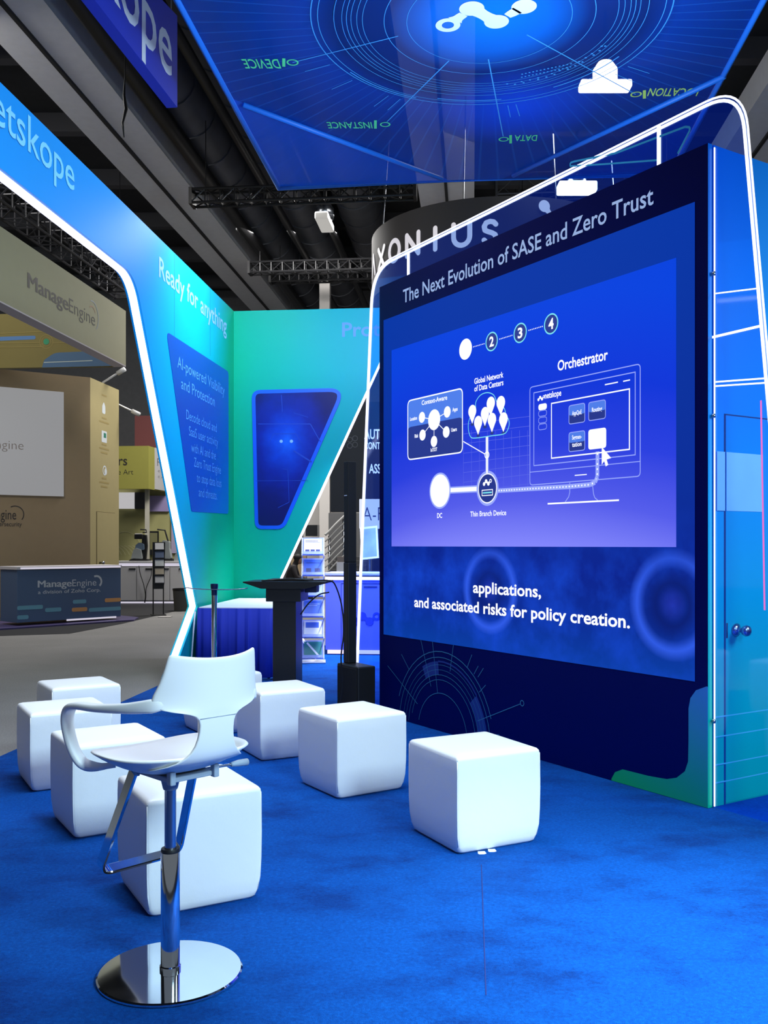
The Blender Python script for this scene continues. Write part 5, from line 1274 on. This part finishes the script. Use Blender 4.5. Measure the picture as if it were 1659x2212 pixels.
# reception counter
CA = Vector(ground(37, 1356)); CB = Vector(ground(261, 1341)); CF = Frame(CA.x, CA.y, CB.x - CA.x, CB.y - CA.y); CL = (CB - CA).length
rcn = thing('reception_counter', 'slate blue reception counter with white company lettering at the left', 'counter', CF.loc, CF.rot)
SLATE = NT('slate_blue_panel'); SLATE.base(lin(72, 94, 126)); SLATE.rough(0.6)
bm = B(); rbox(bm, 0, CL, 0, .62, .05, .94, .006); obj('body', bm, SLATE.m, rcn)
bm = B(); rbox(bm, -.02, CL + .01, -.02, .64, .945, 1.0, .006); obj('counter_top', bm, mat('counter_pale', (196, 192, 196), 0.5), rcn)
bm = B(); box(bm, .05, CL - .02, -.026, -.02, .955, .985); obj('top_light_strip', bm, glow('soft_white_strip', (205, 200, 215), 1.0), rcn)
bm = B(); box(bm, .9, CL - .1, -.01, 0, .03, .06); obj('foot_light_strip', bm, glow('soft_white_strip', (205, 200, 215), 1.0), rcn)
bm = FB(); a, b = CF.uv(82, 1273), CF.uv(208, 1268); w_ = b[0] - a[0]
gbold(bm, 'Manage', a[0], a[0] + w_ * .56, a[1], .118, -.003, 0, .006); gtext(bm, 'Engine', a[0] + w_ * .575, b[0], a[1], .118, -.003, 0, 0)
garc(bm, (b[0] - .0, a[1] + .07), .10, .035, -50, 115, -.003, 0)
flat('counter_lettering', bm, mat('counter_letters', (190, 196, 202), 0.5), rcn, 'large white lettering'); bm = FB(); a, b = CF.uv(82, 1285), CF.uv(217, 1281); gtext(bm, 'a division of Zoho Corp.', a[0], b[0], (a[1] + b[1]) / 2 - .01, .062, -.003, 0, .008)
flat('tagline_lettering', bm, mat('counter_letters', (190, 196, 202), 0.5), rcn, 'small white lettering')
bm = FB()
for x0_, x1_, zc, mi in ((0, .46, .30, 0), (.5, .80, .24, 0), (1.02, 1.28, .36, 0), (1.0, 1.30, .22, 1), (1.33, CL, .20, 0), (1.65, CL, .36, 1), (.0, .2, .14, 0)): gpoly(bm, rrect(x0_, min(x1_, CL - .002), zc - .035, zc + .035, .03), -.002, mi)
flat('dash_print', bm, [mat('dash_teal', (104, 158, 176), 0.6), mat('dash_orange', (206, 150, 92), 0.6)], rcn)
pl_ = [CF.world(-.9, -.28), CF.world(CL + .1, -.28), CF.world(CL + .5, .2), CF.world(CL + .5, 1.2), CF.world(-.9, 1.2)]
bm = B(); hprism(bm, [(p.x, p.y) for p in pl_], 0.0045, .03); tag(obj('booth_platform', bm, mat('purple_lit_platform', (74, 66, 110), 0.4)), 'low dark purple lit platform under the slate blue counter', 'platform')  # purple light at the counter's foot is put into the colour
rcn.location.z = .031
dk = [ground(-60, 1376), ground(150, 1369), ground(262, 1348), ground(402, 1315), ground(520, 1290), ground(520, 1262), ground(-60, 1262)]
bm = B(); hprism(bm, dk, 0.0005, .004); tag(obj('dark_carpet', bm, mat('charcoal_carpet', (30, 30, 34), 0.95)), 'charcoal carpet on the floor around the slate blue counter', 'carpet')
x, y = ground(357, 1333); bm = B(); box(bm, x - .12, x + .12, y - .12, y + .12, .0045, .012); tag(obj('floor_plate', bm, mat('pale_plate', (176, 172, 170), 0.6)), 'small pale plate on the floor below the black leaflet stand', 'floor plate')

# ------------------------------------------------------------------ yellow-green booth further back
YG = mat('olive_green_board', (150, 146, 66), 0.8, vary=0.05); YG2 = mat('pale_olive_wall', (168, 164, 110), 0.8, vary=0.04)
e0 = at(321, 963, 24.0)
fb2 = thing('booth_header', 'olive green box header with dark letters beyond the mustard side wall', 'booth header', (e0[0], 24.0, 0), BW.rot)
zt, zb = e0[2], at(0, 1056, 24.0)[2]
bm = B(); box(bm, -2.0, 0, 0, .12, zb, zt); box(bm, -.10, 0, .12, 2.6, zb, zt); obj('header_box', bm, YG, fb2)
bm = B(); box(bm, .0005, .02, .45, 2.6, zb + .02, zt); obj('side_panel', bm, mat('white_side_panel', (188, 186, 186), 0.8), fb2, label='white side panel')
FBF = Frame(e0[0], 24.0, 1, -KX); bm = FB(); a, b = FBF.uv(256, 1005), FBF.uv(275, 1005); gtext(bm, 'rs', a[0], b[0], a[1], .24, -.003, 0, .01); a, b = FBF.uv(255, 1025), FBF.uv(288, 1025); gtext(bm, 'e Art', a[0], b[0], a[1], .13, -.003, 0, -.01)
flat('header_lettering', bm, mat('dark_ink', (40, 36, 34), 0.6), fb2)
FSF = Frame(e0[0], 24.0, KX, 1); bm = FB(); a, b = FSF.uv(338, 1006), FSF.uv(366, 1012); gtext(bm, 'Fland', a[0], b[0] + .2, a[1], .2, 0, 0, -.01)
for k in range(2): c_ = FSF.uv(340, 1020 + 12 * k); gtext(bm, 'of beyond' if 0 else 'e Art', c_[0], c_[0] + .7, c_[1], .09, 0, 0, -.02)
M_ = Matrix.Rotation(FSF.rot - BW.rot, 4, 'Z')
for v in bm.verts: v.co = M_ @ v.co + Vector((.023, 0, 0))
flat('side_lettering', bm, mat('grey_ink', (110, 108, 106), 0.6), fb2)
pt = thing('partition', 'pale olive partition with white, grey and lilac bands behind the white counter cabinet', 'partition', (0, 25.6, 0), 0)
def back_panel(name, x0, y0, x1, y1, dy, m, par=pt, z0=None, Y=25.6):
    a, b = at(x0, y1, Y), at(x1, y0, Y); bm = B(); box(bm, a[0], b[0], dy, dy + .06, a[2] if z0 is None else z0, b[2]); return obj(name, bm, m, par)
back_panel('wall_board', 200, 1040, 420, 1215, 0, YG2, z0=0.0)
back_panel('white_band', 246, 1064, 292, 1099, -.061, glow('band_glow', (206, 204, 206), 0.75)); back_panel('grey_band', 292, 1064, 315, 1099, -.061, mat('grey_panel', (86, 88, 94), 0.7))  # glow added to the white band to make it bright
back_panel('lilac_band', 321, 1071, 366, 1105, -.061, mat('lilac_panel', (160, 146, 190), 0.7)); back_panel('lilac_side', 371, 1100, 400, 1195, -.061, mat('lilac_board', (170, 160, 186), 0.7))
rb = thing('display_board', 'dusty red square board rising above the olive green header', 'board', (0, 29.0, 0), 0)
a, b = at(291, 990, 29.0), at(420, 898, 29.0); bm = B(); box(bm, a[0], b[0], 0, .12, a[2], b[2]); obj('board', bm, mat('dusty_red', (136, 78, 76), 0.8), rb)
bm = B(); box(bm, a[0] + .6, a[0] + .7, .02, .1, 0, a[2]); obj('post', bm, BLACK, rb)
a = at(317, 1056, 24.6); bm = B(); box(bm, a[0] - .05, a[0] + .05, 24.6, 24.7, 0, a[2]); obj('support_post', bm, mat('pale_post', (190, 186, 170), 0.7)).parent = pt; bpy.data.objects['support_post'].location = (0, -25.6, 0)
# counter cabinets
ca = at(250, 1212, 22.2); cbp = at(412, 1212, 22.2)
cc = thing('counter_cabinet', 'white counter cabinet with four doors under the instruments', 'cabinet', (ca[0], 22.2, 0), 0)
Wc = cbp[0] - ca[0]; ztop = ca[2]
bm = B(); box(bm, 0, Wc, 0, .6, .06, ztop - .12); obj('body', bm, mat('cabinet_grey_white', (176, 174, 174), 0.6), cc)
bm = B(); rbox(bm, -.03, Wc + .03, -.03, .62, ztop - .05, ztop, .006); obj('counter_top', bm, mat('counter_pale2', (214, 212, 212), 0.5), cc)
bm = B(); box(bm, 0, Wc, .01, .6, ztop - .12, ztop - .05); obj('light_band', bm, glow('soft_white_strip', (205, 200, 215), 1.0), cc)
bm = B(); box(bm, 0, Wc - .1, .0, .5, .02, .06); obj('plinth_light', bm, glow('soft_white_strip', (205, 200, 215), 1.0), cc)
for k in range(4):
    x0_ = .1 + k * (Wc - .2) / 4; x1_ = x0_ + (Wc - .2) / 4
    bm = B(); rbox(bm, x0_ + .008, x1_ - .008, -.018, 0, .09, ztop - .15, .003); d_ = obj('door', bm, mat('cabinet_door', (206, 204, 204), 0.6), cc)
    bm = B(); rbox(bm, (x0_ + x1_) / 2 + .02, (x0_ + x1_) / 2 + .18, -.03, -.018, ztop - .20, ztop - .17, .003); obj('handle', bm, BLACK, d_)
# instruments
BLG = mat('blue_grey_body', (90, 108, 128), 0.5); LG2 = mat('light_grey_body', (150, 156, 156), 0.5)
q = at(303, 1214, 22.4); ins = thing('instrument', 'grey and blue bench instrument with black viewing head, left on the white cabinet', 'instrument', (q[0], 22.4, ztop), 0)
bm = B(); prism(bm, [(-.24, .0), (.22, .0), (.2, .04), (-.12, .06), (-.2, .04)], -.15, .2); obj('base', bm, BLACK, ins)
bm = B(); prism(bm, round_poly([(-.19, .04), (.08, .04), (.05, .27), (-.07, .31), (-.13, .26)], .03, 3), -.14, .14); obj('housing', bm, LG2, ins)
bm = B(); prism(bm, round_poly([(-.1, .28), (.12, .26), (.11, .40), (.0, .44), (-.08, .38)], .03, 3), -.11, .11); obj('upper_housing', bm, BLG, ins)
bm = B(); prism(bm, round_poly([(.02, .03), (.14, .05), (.17, .36), (.15, .62), (.06, .62), (.05, .40)], .02, 3), -.06, .06); obj('arm', bm, BLACK, ins)
bm = B(); rbox(bm, -.11, .09, -.13, .02, .52, .63, .015); obj('viewing_head', bm, BLACK, ins)
bm = B(); rbox(bm, -.10, .08, -.132, -.10, .63, .65, .006); obj('head_rim', bm, mat('pale_panel', (214, 210, 210), 0.7), ins)
bm = B(); tube(bm, [(.0, 0, .75), (.14, 0, .74), (.15, 0, .68), (.06, 0, .68)], .018, 6); obj('top_handle', bm, BLACK, ins)
q = at(358, 1214, 22.4); in2 = thing('instrument', 'second bench instrument with flat black arm, half hidden by the black leaflet stand', 'instrument', (q[0], 22.4, ztop), 0)
bm = B(); prism(bm, [(-.16, 0), (.19, 0), (.17, .05), (-.1, .06)], -.15, .15); obj('base', bm, BLACK, in2)
bm = B(); prism(bm, round_poly([(.0, .05), (.15, .05), (.1, .30), (.1, .46), (-.06, .5), (-.06, .35)], .03, 3), -.1, .1); obj('housing', bm, LG2, in2)
bm = B(); tube(bm, [(-.2, 0, .75), (-.02, 0, .73), (.06, 0, .46)], .02, 6); obj('flat_arm', bm, BLACK, in2)
q = at(386, 1213, 22.4); bm = B(); prism(bm, round_poly([(-.1, 0), (.14, 0), (.12, .18), (.0, .26), (-.07, .14)], .03, 3), -.1, .1)
o_ = tag(obj('appliance', bm, LG2), 'small grey appliance at the right end of the white cabinet', 'appliance'); o_.location = (q[0], 22.4, ztop)
q = at(331, 1195, 25.45); fp = thing('framed_poster', 'narrow dark framed notice on the pale olive wall beside the leaflet stand', 'poster', (q[0], 25.5, q[2]), 0)
bm = B(); box(bm, -.13, .13, 0, .05, -.05, .60); obj('frame', bm, BLACK, fp)
bm = B(); box(bm, -.10, .10, -.004, 0, .10, .55); obj('notice', bm, mat('olive_notice', (120, 118, 80), 0.7), fp)
# drawing on the olive wall
dq = at(270, 1190, 25.58); wd = thing('wall_drawing', 'pale ribbed dome drawing on the olive wall left of the instruments', 'wall drawing', (dq[0], 25.58, dq[2]), 0)
bm = FB()
for k in range(9): garc(bm, (-.6 + k * .11, -.25), .42, .012, 20, 70, 0, 0, 30)
garc(bm, (0, .1), .42, .012, 10, 170, 0, 0, 40); o_ = flat('line_print', bm, mat('pale_line', (196, 192, 150), 0.7), wd)
o_.location.y = -.006
# leaflet stand, bin, cables
q = ground(342, 1329); ls = thing('leaflet_stand', 'tall narrow black leaflet stand in front of the white cabinet', 'leaflet stand', (q[0], q[1], .004), radians(20))
bm = B(); rbox(bm, -.14, .14, -.16, .16, 0, .015, .004); obj('base', bm, BLACK, ls)
for x_ in (-.1, .1): bm = B(); tube(bm, [(x_, 0, 0), (x_, 0, .6)], .012, 8); obj('leg', bm, BLACK, ls)
bm = B(); prism(bm, [(-.11, .52), (.09, .52), (.11, .6), (.13, 1.45), (-.11, 1.45)], -.04, .04); obj('rack_back', bm, BLACK, ls)
for k in range(5):
    bm = B(); M_ = Matrix.Translation((0, -.05, .62 + k * .165)) @ Matrix.Rotation(radians(-14), 4, 'X'); box(bm, -.09, .11, -.03, .02, 0, .07, M=M_); obj('pocket', bm, BLACK, ls)
    lf = thing('leaflet', ('pale leaflet in the lowest pocket', 'beige leaflet in the second pocket from below', 'white leaflet in the middle pocket', 'blue grey leaflet in the second pocket from the top', 'white leaflet in the top pocket')[k] + ' of the black leaflet stand', 'leaflet', (0, 0, 0), 0, 'leaflets in the black stand')
    lf.matrix_world = Matrix.Translation((q[0], q[1], .004)) @ Matrix.Rotation(radians(20), 4, 'Z') @ M_
    bm = B(); box(bm, -.07, .10, -.036, -.031, .02, .15); obj('sheet', bm, mat('leaflet_%s' % 'abcde'[k], ((190, 190, 190), (170, 160, 140), (200, 205, 205), (90, 104, 130), (205, 205, 205))[k], 0.6), lf)
q = ground(392, 1320); tb2 = thing('waste_bin', 'dark round waste bin at the foot of the left glowing portal edge', 'bin', (q[0], q[1], 0.0045), 0)
bm = B(); lathe(bm, [(0, 0), (.15, 0), (.18, .46), (.165, .46), (.14, .02), (0, .02)], 28); obj('bin_body', bm, mat('bin_charcoal', (62, 62, 60), 0.7), tb2, auto=40)
bm = B(); lathe(bm, [(.181, .43), (.186, .44), (.186, .475), (.16, .475), (.16, .43)], 28); obj('liner', bm, BLACK, tb2, auto=40)
for k, (pts_, lb) in enumerate(((((300, 1222), (303, 1240), (310, 1262), (314, 1285), (312, 1302)), 'thin black power cord hanging left in front of the white cabinet'), (((327, 1226), (326, 1245), (316, 1270), (315, 1290), (313, 1302)), 'thin black power cord hanging right in front of the white cabinet'))):
    bm = B(); tube(bm, catmull([at(px, py, 22.12) for px, py in pts_], 5), .009, 6); tag(obj('power_cord', bm, BLACK, smooth=True), lb, 'cord', 'cords in front of the white cabinet')
